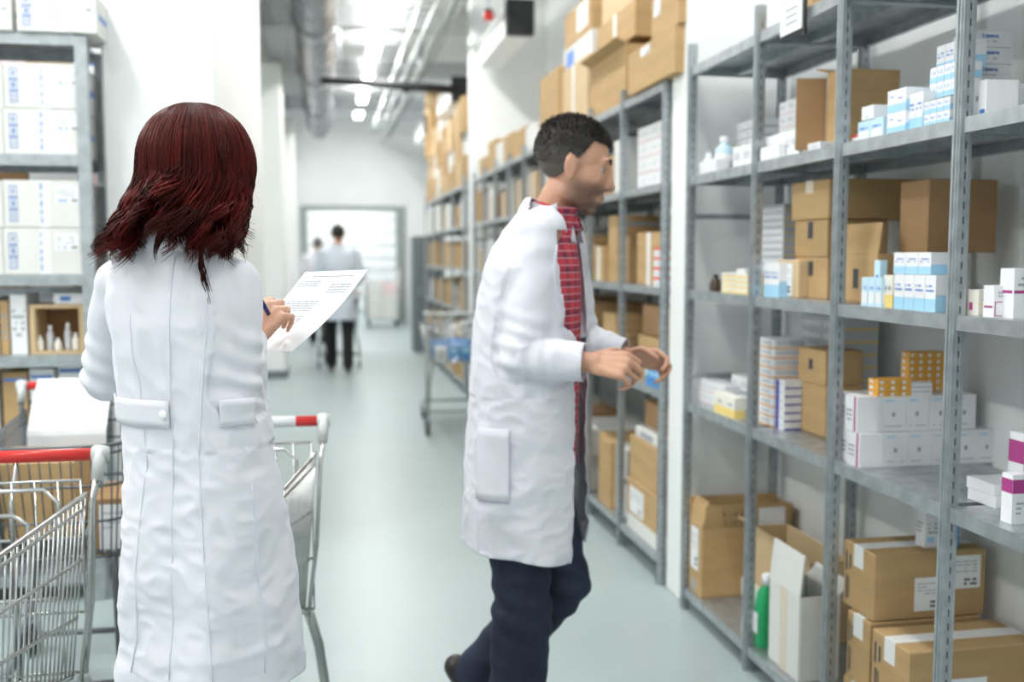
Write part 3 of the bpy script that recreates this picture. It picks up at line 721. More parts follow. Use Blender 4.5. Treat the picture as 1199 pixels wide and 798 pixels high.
ortier(1.60, yo+.10, zt, .026, .04, .0185, 4, 6, 'orange', 'orange pack of the tall stack on the white boxes', 'tall stack of orange packs')
# fourth shelf, last bay
y0 = solve_y(1130, 1.42, S3)
for r, (px, w) in enumerate(((1126, .15), (1131, .14))):
    pack(1.475, y0-.03+r*.006, S3+.0003+r*.0265, .155, .10, .026, 'flat', ['lower flat white pack at the fourth shelf edge','upper flat white pack at the fourth shelf edge'][r])
cbox(1184, 1206, 556, S3, 1.42, .035, 'magenta', 'white box with magenta band at the fourth shelf edge')
cbox(1196, 1222, 508, S3, 1.50, .05, 'magenta', 'white box with magenta band half out of view behind the edge box')
pack(1.375, solve_y(1199,1.375,S3)-.055, S3+.0003, .03, .05, .09, 'deepblue', 'deep blue box at the border of the view on the fourth shelf')
# ---- bottom shelf
zb = S4
# three stacked brown cartons
LBL = [('c',.36,.12,.62,.62),('c',.62,.42,.95,.92)]
MK = [('a',.08,.55,.14,.85,1),('a',.20,.60,.26,.82,1),('a',.10,.1,.15,.48,1),('a',.18,.14,.21,.46,1)]
zrow2 = solve_z(728, 1.42, solve_y(1020, 1.42, .35))
zA = zrow2
z_b3 = solve_z(790, 1.42, solve_y(1020, 1.42, .2))
hL = .19
z2r = zA-hL
carton(1.42, solve_y(1020,1.42,.3)+.0, zA+.001, .33, .165, solve_z(649,1.42,solve_y(1020,1.42,zA))-zA, 'brown taped carton on top of the stack by the last post', labels=LBL, marks=MK, tape='x', tapemat='tape_white')
carton(1.40, solve_y(1055,1.40,.15)-.02, z2r, .36, .17, hL-.001, 'wide brown carton with shipping label under the top carton', labels=[('c',.28,.08,.60,.6)], marks=MK, tape='x', tapemat='tape_white')
carton(1.41, solve_y(1016,1.41,z2r), z2r, .33, .115, hL-.001, 'brown carton tucked behind the wide one with label', marks=MK, tape='x', tapemat='tape_white')
if z2r-zb > .06:
    carton(1.41, solve_y(1010,1.41,.1)-.03, zb+.0003, .34, .14, z2r-zb-.002, 'lowest brown carton at the base of the stack, farther from view', marks=MK, tape='x', tapemat='tape_white')
    carton(1.40, solve_y(1055,1.40,.15)-.03, zb+.0003, .35, .17, z2r-zb-.002, 'brown carton under the wide labelled one at the bottom', marks=MK)
ztop = solve_z(649,1.42,solve_y(1020,1.42,zA))+.001
yk = solve_y(1020,1.42,.3)
pack(1.585, yk+.03, ztop+.001, .055, .045, .10, 'white', 'pale grey and white upright box on the topmost brown carton')
pack(1.645, yk+.02, ztop+.001, .035, .05, .125, 'deepblue', 'blue upright box on the topmost brown carton')
# white open box
o = box3(899, 934, 982, 700, zb, 1.41, XB); 
t = carton(**o, label='tall white box with its lid flap raised on the bottom shelf', mat='carton_white', open_=True, flaps=[('a',-6,.13),('b',40,.05)], marks=[('a',.40,.05,.47,.8,3)], tape='va', tapemat='tape_clear')
hh = o
o = box3(888, 960, 1010, 668, zb, 1.575, XB); o['y0'] += .09
carton(**o, label='brown open carton holding green packs behind the white box', open_=True, flaps=[('a',55,.06)], mat='cardboard_light')
for k in range(5):
    pack(o['x0']+.012, o['y0']+.012+k*(o['dy']-.024)/5, o['z']+o['h']*.55, .13, (o['dy']-.03)/5, o['h']*.45+.022, 'greenstrip', f'green and white pack in the open carton, {ORD[k]} from the white box', 'green packs in the carton').location.z = o['z']+.006
    COL.objects[-1].data = COL.objects[-1].data
# green bottle
yg = solve_y(893, 1.43, zb)
t = thing('detergent_bottle', 'translucent green bottle with white cap beside the tall white box', 'bottle', (1.44, yg, zb+.0005))
MB().loft([(0,0,0,.034,.022),(0,0,.01,.037,.025),(0,0,.15,.037,.025),(0,0,.19,.03,.02),(0,0,.205,.015,.015),(0,0,.215,.015,.015)],24,power=2.6).build('body','pack_green',t,smooth=True)
MB().lathe([(.017,.213),(.017,.245),(.010,.25)],16).build('cap','pack_white',t,smooth=True)
MB().box(-.0385,-.0375,-.016,.016,.05,.12).build('label_sticker','label_paper',t)
bottle(1.43, yg+.12, zb+.0005, .022, .09, 'pack_white', 'pack_white', 'small white bottle behind the green bottle on the bottom shelf')
# big open brown carton
o = box3(793, 821, 935, 660-58, zb, 1.398, XB)
o['h'] = solve_z(618, 1.398, o['y0'])-zb; o['dy'] = min(o['dy'], RY[4]-.022-o['y0'])
hw = [('c',.28,.86,.36,.90,1),('c',.40,.84,.43,.93,1),('c',.47,.86,.56,.88,1),('c',.60,.84,.62,.93,1),('c',.36,.70,.42,.72,1),('c',.45,.68,.47,.76,1),('c',.52,.70,.60,.72,1)]
t = carton(**o, label='large open brown carton with handwriting on the bottom shelf by the pillar', open_=True, flaps=[('a',-14,.10),('b',10,.07),('d',4,.09)], labels=[('a',.15,.35,.75,.95)], marks=[('a',.2,.04,.55,.2,3)])
dx, dy, h = o['dx'], o['dy'], o['h']
q = MB().slab((-dx/2+.01,-dy/2-.001,h),(dx/2,-dy/2-.001,h),(dx/2,-dy/2-.006,h+.085),(-dx/2+.01,-dy/2-.006,h+.085),-.004)
q.build('flap','cardboard',t)
q = MB(); q.box(dx*.12,dx*.42,-dy/2-.009,-dy/2-.0075,h-.05,h+.07); q.build('label_sticker','label_paper',t)
q = MB(); r_ = random.Random(3)
for row in range(2):
    x = -dx*.28
    while x < dx*.08:
        pts = [(x+r_.uniform(0,.014), -dy/2-.0065-.0015, h+.05-row*.035+r_.uniform(-.011,.011)) for _ in range(4)]
        q.tube(pts, .0016, 4); x += .022
q.build('handwriting','print_dark',t)
carton(o['x0']+.04, o['y0']+.04, o['z']+.012, dx-.10, o['dy']-.08, o['h']-.03, 'white flat box filling the large open carton by the pillar', 'pack_white', name='medicine_box', cat='medicine box', marks=[('t',.3,.1,.36,.3,3),('c',.2,.9,.3,.97,3)])
tiers(868, 888, 690, zb, 1.56, .07, 1, 1, 'greyline', 'small grey and white box', 'behind the green bottle', None)
# ================================================================ cartons of the rack behind the man
TOPS = []
def fill_px(xL, xE, yT, z, X0, dx, what, where, mat='cardboard', **k):
    y0, y1 = span(xL, xE, X0, z); h = solve_z(yT, X0, y0)-z
    TOPS.append((y0+.002, y1-y0-.004, z+h))
    return carton(X0, y0+.002, z+.0005, dx, y1-y0-.004, h-.001, f'{what} {where}', mat, **k)
ZT = S_TOP+.001
# on top of the rack, measured one by one
P = 'on top of the rack behind the man'
fill_px(735, 790, 28, ZT, 1.36, .30, 'brown carton leaning out nearest the pillar', P, labels=[('a',.3,.75,.5,.95)], tape=None)
fill_px(690, 733, 50, ZT, 1.40, .32, 'brown carton with a white open flap', P, flaps=[('a',65,.06)], open_=True)
fill_px(656, 688, 62, ZT, 1.42, .30, 'pale brown carton beside the flap carton', P, mat='cardboard_light', tape='va', tapemat='tape_white')
fill_px(632, 654, 76, ZT, 1.40, .30, 'narrow brown carton of medium height', P)
z2 = solve_z(28, 1.36, solve_y(790, 1.36, ZT))+.003
y0 = solve_y(795, 1.37, z2)
carton(1.37, y0, z2, .34, .34, .17, 'brown carton stacked over the leaning one by the pillar', labels=[('a',.1,.5,.35,.9)])
z3 = solve_z(50, 1.40, solve_y(733, 1.40, ZT))+.13
y1 = y0+.36
z5 = solve_z(50, 1.40, solve_y(733,1.40,ZT))+.002
carton(1.44, TOPS[1][0], TOPS[1][2]+.035, .3, TOPS[1][1], .17, 'brown carton with white taped edge stacked over the flap carton', tape='va', tapemat='tape_white')
z6 = solve_z(62, 1.42, solve_y(688,1.42,ZT))+.002
carton(1.44, TOPS[2][0], TOPS[2][2]+.001, .3, TOPS[2][1], .13, 'flat pale carton with blue print above the pale brown one', 'carton_white', marks=[('a',.1,.1,.4,.8,2)])
carton(1.44, TOPS[2][0]+.02, TOPS[2][2]+.132, .3, TOPS[2][1]-.04, .20, 'brown carton topping the flat pale carton', labels=[('a',.5,.2,.9,.9)])
carton(1.46, TOPS[1][0]+.02, TOPS[1][2]+.206, .3, TOPS[1][1]-.04, .18, 'topmost brown carton above the white taped edge', 'cardboard_light')
carton(1.42, y0+.02, z2+.175, .3, .28, .14, 'highest brown carton touching the picture top by the pillar', 'cardboard_light')
rr = random.Random(11)
# inside the rack, bay by bay
SH = [('second shelf', S1, .38), ('third shelf', S2, .39), ('fourth shelf', S3, .39), ('bottom shelf', S4+.03, .66)]
for bi in range(len(RY2)-1):
    ya, yb = RY2[bi]+.03, RY2[bi+1]-.03
    for si, (sn, z, room) in enumerate(SH):
        if bi == 0 and sn == 'second shelf':
            for c in range(3):
                for r in range(4):
                    pack(XF+.06, ya+.05+c*.15, z+.0005+r*.07, .1, .145, .068, 'pinkline', f'white pack on the shelf beside the man\'s head, {ORD[r]} layer, {ORD[c]} along', 'packs beside the pillar on the far rack')
            continue
        nm = f'on the {sn} behind the man, {ORD[bi]} bay'
        if bi == 0 and sn == 'third shelf':
            carton(XF+.05, ya+.12, z+.0005, .40, .34, .235, f'brown carton with a white edge {nm}', tape='va', tapemat='tape_white')
            for r in range(4): pack(XF+.015, ya+.02, z+.0005+r*.042, .05, .09, .041, 'redwhite', f'small red and white box behind the man, {ORD[r]} layer', 'red and white boxes')
            continue
        if bi == 0 and sn == 'fourth shelf':
            carton(XF+.06, ya+.04, z+.0005, .4, .42, .20, f'brown carton {nm}', 'cardboard'); 
            carton(XF+.08, ya+.06, z+.203, .38, .40, .14, f'dark brown carton stacked {nm}', 'cardboard_dark')
            for c in range(3): pack(XF+.012, ya+.02+c*.062, z+.0005, .03, .055, .075, 'deepblue', f'bright blue box at the shelf edge, {ORD[c]} along beside the brown carton', 'bright blue boxes')
            continue
        if bi == 0 and sn == 'bottom shelf':
            h1 = .20; ds = ['brown carton with white labels lowest in the first bay', 'brown carton second up in the first bay', 'brown carton third up in the first bay']
            carton(XF+.02, ya+.02, z+.0005, .42, .46, .07, 'flat white carton on the bottom shelf beside the pillar', 'carton_white')
            carton(XF+.02, ya+.02, z+.072, .42, .46, .17, ds[0], labels=[('a',.1,.1,.55,.8)])
            carton(XF+.03, ya+.02, z+.244, .42, .46, .095, ds[1])
            carton(XF+.03, ya+.02, z+.341, .42, .46, .10, ds[2])
            carton(XF+.04, ya+.06, z+.443, .30, .36, .05, 'loose white papers box on the stacked brown cartons', 'carton_white', marks=[('a',.2,.2,.7,.7,3)])
            carton(XF+.08, ya+.05, z+.495, .34, .36, .12, 'dark brown carton above the loose papers box', 'cardboard_dark')
            continue
        y = ya; n = 0
        while y < yb-.12:
            w = rr.uniform(.16,.30); w = min(w, yb-y); hh = rr.uniform(.45,.85)*room; hh = min(hh, .34)
            kind = rr.random()
            m, ad = ('cardboard','brown') if kind < .5 else ('cardboard_dark','dark brown') if kind < .6 else ('carton_white','white')
            if bi in (0,1) and sn == 'third shelf' : m, ad = 'cardboard', 'brown'
            carton(XF+rr.uniform(.02,.06), y, z+.0005, .36, w-.01, hh, f'{ad} carton {nm}, {ORD[n]} along', m, tape='va' if rr.random()<.3 else None, tapemat='tape_white')
            if hh < room*.45:
                carton(XF+.04, y+.01, z+.0015+hh, .34, w-.03, room*.38, f'smaller white carton stacked {nm}, {ORD[n]} along', 'carton_white')
            y += w; n += 1
# on the top of the same rack, farther along (seen above the man's shoulder)
y = 6.65; n = 0
while y < 9.3:
    w = rr.uniform(.35,.5); hh = rr.uniform(.12,.26)
    carton(XF+.03, y, ZT, .4, w-.02, hh, f'low brown carton beyond the tall stacks, {ORD[n]} toward the second pillar', 'cardboard' if n % 3 else 'carton_white'); y += w; n += 1
# distant rack
NB = 0
for bi in range(len(RY3)-1):
    ya, yb = RY3[bi]+.03, RY3[bi+1]-.03
    for si, (sn, z, room) in enumerate([('second shelf', S1, .38), ('third shelf', S2, .39), ('fourth shelf', S3, .39), ('fifth shelf', .45, .34), ('bottom shelf', .10, .3)]):
        y = ya; n = 0
        while y < yb-.15:
            w = min(rr.uniform(.22,.42), yb-y); hh = rr.uniform(.5,.85)*room; k = rr.random()
            m, ad = ('cardboard','brown') if k < .55 else ('cardboard_light','pale brown') if k < .7 else ('carton_white','white')
            if rr.random() < .82: carton(XF+rr.uniform(.01,.06), y, z+.0005, .36, w-.015, hh, f'{ad} carton on the distant rack, {sn}, bay {ORD[bi]}, {ORD[n]} along', m, group='cartons on the distant rack', bevel=0)
            y += w; n += 1
    # tall stacks on top
    y = ya-.02; n = 0
    while y < yb:
        w = min(rr.uniform(.28,.42), yb+.04-y); z = 2.115; k = 0; lim = rr.uniform(.75,.95) if 10.8 < y < 12.0 else rr.uniform(.75,1.25)
        if w < .1: break
        while z < 2.115+lim-(.2 if 11.2 < y < 13.4 else 0):
            hh = rr.uniform(.2,.36); q = rr.random()
            if z+hh > 3.0 and y < 11.6: break
            if z+hh > 3.16 and ((y < 13.45 and y+w > 11.6) or y+w > 14.85): break
            m, ad = ('cardboard','brown') if q < .5 else ('cardboard_light','pale brown') if q < .75 else ('carton_white','white')
            carton(XF+rr.uniform(0,.05), y, z+.0005, .4, w-.012, hh, f'{ad} carton piled over the distant rack, {ORD[bi]} bay, {ORD[n]} pile, {ORD[k]} up', m, group='tall piles over the distant rack', bevel=0)
            z += hh+.001; k += 1
        y += w; n += 1
# dark grey panel at the rack's end
t = thing('steel_cabinet', 'dark grey steel cabinet closing the end of the distant rack', 'cabinet', (1.42, 14.6, 0))
MB().box(-.16,.3,0,.5,0,1.68).build('body','grey_panel',t,bevel=.01); MB().box(-.12,.26,-.012,0,.1,1.6).build('door','grey_panel',t,bevel=.004); MB().box(-.09,-.07,-.03,-.012,.8,.95).build('handle','steel',t)

# ================================================================ white cartons of the rack beside the broad pillar
def arrows(b, D, u0, v0, u1, v1, mi):
    du, dv = u1-u0, (v1-v0)/3; t = .012
    def P(a, c, e, f): patch(b, 'c', u0+a*du, v0+c, u0+e*du, v0+f, D, mi, .0012)
    for k in range(3):
        b0 = k*dv
        P(0,b0,.08,b0+dv); P(.92,b0,1,b0+dv); P(0,b0,1,b0+.02); P(0,b0+dv-.02,1,b0+dv)
        if k == 2: P(.44,b0+.2*dv,.56,b0+.75*dv); P(.30,b0+.55*dv,.70,b0+.65*dv)
        if k == 1: P(.35,b0+.3*dv,.65,b0+.75*dv); P(.45,b0+.15*dv,.55,b0+.3*dv)
        if k == 0: P(.28,b0+.2*dv,.36,b0+.8*dv); P(.62,b0+.2*dv,.70,b0+.8*dv)
def white_carton(xl, xr, yT, z, label, y0=None, d=.30, group='white cartons with blue arrows'):
    y0 = y0 or LY0+.015
    X0, X1 = solve_x(xl, y0, z), solve_x(xr, y0, z); h = solve_z(yT, X0, y0)-z
    dx = X1-X0; t = thing('white_carton', label, 'carton', ((X0+X1)/2, y0+d/2, z+.0006), 0, group); D = (dx, d, h-.002)
    b = MB().box(-dx/2,dx/2,-d/2,d/2,0,h-.002); arrows(b, D, .07, .12, .175, .88, 1)
    r = random.Random(int(xl*7+yT))
    for k in range(5): patch(b,'c',.475+r.uniform(-.004,.004),.08+k*.18,.49+r.uniform(0,.006),.16+k*.18+r.uniform(0,.06),D,1,.0018)
    for k in range(6): b.box(dx/2,dx/2+.0008,-d/2+.05+k*.03,-d/2+.07+k*.03,h*.4,h*.55,1)
    b.build('box', ['carton_white','print_blue'], t, bevel=.003)
    q = MB(); patch(q,'c',.46,.0,.60,1,D,0,.0009); q.build('tape','tape_white',t)
    q = MB(); patch(q,'c',.66,.52,.97,.88,D,0,.0014)
    lines(q,'c',.69,.66,.92,.85,D,1,3,.35,.002,r); lines(q,'c',.70,.56,.83,.60,D,2,1,.9,.002,r); patch(q,'c',.87,.56,.95,.60,D,3,.002)
    q.build('label_sticker',['label_paper','print_grey','print_blue','print_dark'],t)
    return t
W = 91
for (zi, yT1, yT2, nm) in ((1, 72, 126, 'second shelf'), (2, 210, 266, 'third shelf')):
    z = LZ[zi]; zt = solve_z(yT2, -1.1, LY0+.015)
    for c in range(3):
        xr = 96.5-c*(W+1); xl = xr-W
        cn = ['beside the shelf post', 'second from the post', 'third from the post'][c]
        X = solve_x(max(xl,-60), LY0+.015, z)
        for r, yT in ((0, yT2), (1, yT1)):
            zz = z if r == 0 else z+(solve_z(yT2, solve_x(xl,LY0+.015,z), LY0+.015)-z)+.001
            white_carton(xl, xr, yT, zz, f'white carton with blue arrows on the {nm}, {"lower" if r == 0 else "upper"} layer, {cn}')
for c in range(2):
    xr = 113-c*99; white_carton(xr-93, xr, -12, LZ[0], f'white carton with blue arrows on the rack top, {["by the pillar","next from the pillar"][c]}', LY0-.02)
# assorted goods on its open shelf and below
yk = LY0+.06
def back_row(z, y, x0, x1, items, where):
    x = x1; n = 0
    for (w, h, m, what) in items:
        if x-w < x0: break
        carton(x-w, y, z+.0006, w-.006, .22, h, f'{what} {where}, {ORD[n]} from the pillar', m, bevel=.001, marks=[('c',.2,.35,.8,.55,2)] if m == 'pack_white' else ()); x -= w; n += 1
oX0, oX1 = solve_x(36, yk, 1.01), solve_x(100, yk, 1.01)
oz = solve_z(357, oX0, yk)-1.006; dx = oX1-oX0
t = thing('display_box', 'pale brown carton lying open with little bottles inside, on the shelf', 'carton', ((oX0+oX1)/2, yk+.1, 1.0066))
b = MB().box(-dx/2,-dx/2+.02,-.1,.1,0,oz).box(dx/2-.02,dx/2,-.1,.1,0,oz).box(-dx/2+.02,dx/2-.02,-.1,.1,0,.01).box(-dx/2+.02,dx/2-.02,-.1,.1,oz-.014,oz).box(-dx/2+.02,dx/2-.02,.09,.1,.01,oz-.014,1)
b.build('box',['cardboard_light','cardboard_dark'],t)
for k in range(5):
    bottle((oX0+oX1)/2-dx*.36+k*dx*.165, yk+.03+.02*(k%2), 1.018, .014, [.06,.10,.05,.11,.07][k], 'pack_grey' if k%2 else 'pack_cream', 'pack_white', f'little medicine bottle inside the open carton, {ORD[k]} from its outer wall')
carton(solve_x(62,yk,1.2), yk+.01, 1.006+oz+.002, .13, .15, .045, 'white box with blue print on the open carton of bottles', 'pack_white', name='medicine_box', cat='medicine box', marks=[('c',.2,.3,.5,.7,2)])
for i, (xa, xb, yT, m, w) in enumerate(((14,34,344,'pack_white','tall white box'),(2,13,352,'cardboard','narrow brown box'),(-14,0,348,'pack_cream','cream box'),(-40,-16,352,'cardboard','brown box'))):
    a, b_ = solve_x(xa,yk,1.01), solve_x(xb,yk,1.01)
    carton(a, yk, 1.0066, b_-a-.004, .2, solve_z(yT,a,yk)-1.007, f'{w} on the shelf beside the open carton of bottles', m, bevel=.001, txt=[('c',.1,.3,.9,.8,3,5)])
for i, (xa, xb, yT, m, w) in enumerate(((70,98,424,'pack_white','white box with a blue line'),(36,66,432,'pack_white','low white box'),(4,34,436,'cardboard','low brown carton'),(-30,0,440,'pack_white','dull white carton'))):
    a, b_ = solve_x(xa,yk,.8), solve_x(xb,yk,.8)
    carton(a, yk, LZ[4]+.0006, b_-a-.004, .26, solve_z(yT,a,yk)-LZ[4], f'{w} on the lower shelf of the left rack'.replace('left rack','rack beside the pillar'), m, bevel=.001, marks=[('c',.05,.88,.95,.92,2)])
it = [(.17,.24,'pack_white','white box'),(.2,.3,'cardboard','brown carton'),(.16,.28,'pack_pink','pink box'),(.22,.2,'pack_white','white box'),(.2,.3,'cardboard_dark','dark carton'),(.2,.26,'pack_cream','cream box'),(.22,.3,'cardboard','brown carton')]
for z, wh in ((2.2,'highest on the dim rack'),(1.72,'on the dim rack\'s second shelf'),(1.25,'on the dim rack\'s third shelf'),(.86,'on the dim rack\'s fourth shelf'),(.45,'on the dim rack\'s lowest shelf')):
    back_row(z, 5.08, -2.6, -.97, it, wh); it = it[2:]+it[:2]
# ================================================================ shopping carts
def cart(label, loc, rotz, Wr=.54, Wf=.38, L=.62, zh=.95, zr=.87, zbr=.44, zbf=.60, metal='chrome', grip='plastic_red', dz=.030, flap=None, legs=True, white_grip=0):
    t = thing('shopping_cart', label, 'shopping cart', loc, rotz)
    y0 = .05; r = .0034
    def S(s, k):                       # s 0..1 along the perimeter from one rear corner over the nose to the other; k 0 top .. 1 bottom
        wr, wf, l = (Wr/2-.035)-.035*k, (Wf/2)-.03*k, L-.05*k
        cr = .07; segs = []
        pts = [V((-wr, y0+.03*k)), V((-wf, l-cr)), V((-wf+cr*.3, l-cr*.3)), V((-wf+cr, l)), V((wf-cr, l)), V((wf-cr*.3, l-cr*.3)), V((wf, l-cr)), V((wr, y0+.03*k))]
        ls = [(pts[i+1]-pts[i]).length for i in range(7)]; T = sum(ls); d = s*T; i = 0
        while i < 6 and d > ls[i]: d -= ls[i]; i += 1
        p = pts[i].lerp(pts[i+1], min(1, d/ls[i])); y = p.y
        zt = zr; zb = zbr+(zbf-zbr)*max(0, min(1, (y-y0)/(L-y0)))
        return V((p.x, p.y, zt+(zb-zt)*k))
    b = MB(); NS = 60
    for k, rr_ in ((0,.0055),(.07,.004),(.36,.0042),(.68,.0042),(1,.005)):
        b.tube([S(i/NS, k) for i in range(NS+1)], rr_, 6)
    T = 2*L+Wf; n = int(T/dz)
    for i in range(n+1): 
        s = i/n; b.tube([S(s,0), S(s,.5), S(s,1)], r*.72, 5)
    for i in range(13):                # floor grid
        u = -1+2*i/12; a = V((u*(Wr/2-.07), y0+.03, zbr)); c = V((u*(Wf/2-.04), L-.06, zbf)); b.tube([a,c], r*.7, 5)
    for i in range(8):
        f = i/7; w = (Wr/2-.07)*(1-f)+(Wf/2-.03)*f; y = y0+.03+(L-.09-y0)*f; z = zbr+(zbf-zbr)*f; b.tube([(-w,y,z),(w,y,z)], r*.8, 5)
    b.build('basket', metal, t, smooth=True)
    g = MB(); w = Wr/2-.035
    for z in (zr+.03, zr-.10, zbr+.14, zbr): g.tube([(-w+.01,y0-.005,z),(w-.01,y0-.005,z)], .004, 6)
    i = 0
    while i*dz*1.6 < 2*w-.02: x = -w+.01+i*dz*1.6; g.tube([(x,y0,zr+.03),(x,y0,zbr)], r*.75, 5); i += 1
    g.build('rear_gate', metal, t, smooth=True)
    # child seat frame folded inside
    c = MB(); w2 = w-.05
    c.tube([(-w2,y0+.05,zr-.22),(-w2,y0+.035,zr-.01),(-w2+.03,y0+.03,zr+.02),(w2-.03,y0+.03,zr+.02),(w2,y0+.035,zr-.01),(w2,y0+.05,zr-.22)], .005, 6)
    c.tube([(-w2+.06,y0+.05,zr-.22),(-w2+.06,y0+.05,zr-.05),(-w2+.09,y0+.05,zr-.03),(w2-.09,y0+.05,zr-.03),(w2-.06,y0+.05,zr-.05),(w2-.06,y0+.05,zr-.22)], .005, 6)
    for x in (-w*.35, w*.35): c.tube([(x,0,zh),(x,.012,zh-.03),(x,.03,zh-.06),(x,y0,zh-.09),(x,y0,zr-.10)], .005, 6)
    c.tube([(-w2,y0+.05,zr-.22),(w2,y0+.05,zr-.22)], .005, 6)
    c.build('child_seat_frame', metal, t, smooth=True)
    if flap:
        MB().box(flap[0],flap[1],y0+.06,y0+.066,flap[2],flap[3]).build('seat_flap', 'plastic_red', t, bevel=.003)
    # handle
    hw = Wr/2-.03
    h = MB().tube([(-hw,0,zh),(hw,0,zh)], .0145, 16).build('handle', grip, t, smooth=True)
    if white_grip: MB().tube([(-hw+.06,0,zh),(hw,0,zh)][::1], .0152, 16).build('sleeve', 'pack_white', h, smooth=True)
    for sx in (-1, 1):
        e = MB(); e.tube([(sx*hw,0,zh),(sx*(Wr/2+.005),0,zh)], .0175, 14)
        e.tube([(sx*(Wr/2-.012),-.004,zh+.016),(sx*(Wr/2-.016),.03,zh-.055)], [.0165,.0125], 12); e.build('end_cap', 'plastic_grey', h, smooth=True)
    for sx in (-1, 1):
        a = MB(); x = sx*(Wr/2-.016)
        for o in (0, .016):
            a.tube([(x,.03+o,zh-.05),(x-sx*.006,.04+o*1.6,zr-.02),(x-sx*.02,.02+o*2.4,zr-.25),(x-sx*.045,.0+o*3,zbr-.02)] , .0055, 8)
        a.tube([(x-sx*.045,0,zbr-.02),(x-sx*.047,.024,zbr-.035),(x-sx*.045,.048,zbr-.02)], .0055, 8)
        a.build('handle_arm', metal, t, smooth=True)
    if legs:
        c = MB()
        for sx in (-1, 1):
            c.tube([(sx*(Wr/2-.06),.03,zbr-.015),(sx*(Wr/2-.035),.0,zbr-.12),(sx*(Wr/2-.02),-.01,.20),(sx*(Wr/2-.02),.04,.155),(sx*(Wf/2-.02),L-.08,.15)], .014, 10)
            c.tube([(sx*(Wf/2-.05),L-.15,.155),(sx*(Wf/2-.05),L-.12,zbf-.01)], .010, 8)
        c.tube([(-(Wr/2-.03),.25,.152),((Wr/2-.03),.25,.152)], .010, 8); c.tube([(-(Wf/2-.02),L-.09,.15),(Wf/2-.02,L-.09,.15)], .012, 8)
        c.build('chassis', 'grey_tube' if metal == 'chrome' else metal, t, smooth=True)
        for sx, y, w_ in ((-1,.02,Wr/2-.02),(1,.02,Wr/2-.02),(-1,L-.10,Wf/2-.02),(1,L-.10,Wf/2-.02)):
            x = sx*w_
            k = MB().box(x-.018,x+.018,y-.02,y+.02,.125,.142).box(x-.018,x-.014,y-.015,y+.015,.06,.125).box(x+.014,x+.018,y-.015,y+.015,.06,.125).build('caster', 'steel', t)
            MB().tube([(x-.012,y,.055),(x+.012,y,.055)], .055, 18).build('wheel', 'rubber', k, smooth=False)
    return t
c1 = cart('chrome shopping cart with red handle and red seat flap, empty handled, beside the woman', (-.772, 2.40, 0), PI, Wr=.55, flap=(-.02,.20,.60,.75), zbr=.46, L=.66)
c1['label'] = 'chrome shopping cart with shiny red handle and red seat flap'
c2 = cart('chrome shopping cart in front of the woman, its handle worn white and red', (-.262, 2.78, 0), PI, Wr=.53, Wf=.33, L=.52, zbr=.44, grip='plastic_red')
h2 = [o for o in c2.children if o.name.startswith('handle') and 'arm' not in o.name][0]
MB().tube([(-.178,0,.95),(.16,0,.95)], .0156, 16).build('worn_sleeve', 'pack_white', h2, smooth=True)
c3 = cart('dark wire shopping cart loaded with cartons, in front of the rack beside the pillar', (-.76, 3.72, 0), PI, Wr=.58, L=.78, metal='dark_wire', zbr=.42, zbf=.55)
# sheet of paper hung over its handle
q = MB(); pr = []
for i in range(15):
    f = i/14; 
    if f < .3: a = PI*(f/.3); pr.append((3.72-.0+.020*math.cos(a)*1.0, .95+.022*math.sin(a)))
    else: g = (f-.3)/.7; pr.append((3.70-.14*min(1,g*1.6)**.7, .95-.015*math.sin(g*PI)-.20*g))
pr[0] = (3.742, .93)
for i in range(len(pr)-1):
    q.slab((-.985,pr[i][0],pr[i][1]),(-.735,pr[i][0],pr[i][1]),(-.735,pr[i+1][0],pr[i+1][1]),(-.985,pr[i+1][0],pr[i+1][1]),-.0012)
o = q.build('paper_sheet', 'paper', smooth=False); tag(o, 'blank white paper sheet draped over the red handle of the dark cart', 'paper')
# goods in the dark cart
carton(-.985, 3.12, .56, .25, .28, .235, 'brown carton standing in the dark wire cart', 'cardboard', tape=None)
carton(-.99, 3.02, .54, .10, .08, .24, 'white carton in the dark wire cart beside the brown one', 'pack_white', cat='carton', bevel=.001) if False else None
carton(-.70, 3.12, .50, .14, .25, .18, 'brown carton with white label at the bottom of the dark cart', 'cardboard_dark', labels=[('c',.2,.1,.9,.9)])
# goods in the first cart
for k in range(4):
    pack(-.93+.066*k, 1.92+.01*k, .575, .06, .12, .05, 'navy' if k % 2 else 'white', f'small white pack on the floor of the red flap cart, {ORD[k]} from its outer side', 'packs in the red flap cart')
pack(-.975, 2.02, .56, .10, .12, .11, 'white', 'larger white box in the red flap cart')
# far cart near the distant rack
c4 = cart('silver shopping cart heaped with blue packs near the distant rack', (1.03, 7.75, 0), 0, Wr=.56, Wf=.46, L=1.0, zr=.82, zbr=.56, zbf=.56, dz=.04, grip='plastic_grey')
for i in range(4):
    for j in range(4):
        pack(.86+.095*i, 7.95+.18*j, .566, .09, .16, .10+.012*((i+j)%3), 'deepblue' if (i+j) % 3 else 'white', f'{"blue" if (i+j)%3 else "white"} pack heaped in the silver cart, row {ORD[j]} from the handle, {ORD[i]} across', 'packs in the silver cart', name='blue_pack')
c5 = cart('small dark cart pushed by the far man in the pale coat', (.16, 12.62, 0), 0, Wr=.54, L=.8, metal='dark_wire', dz=.05)
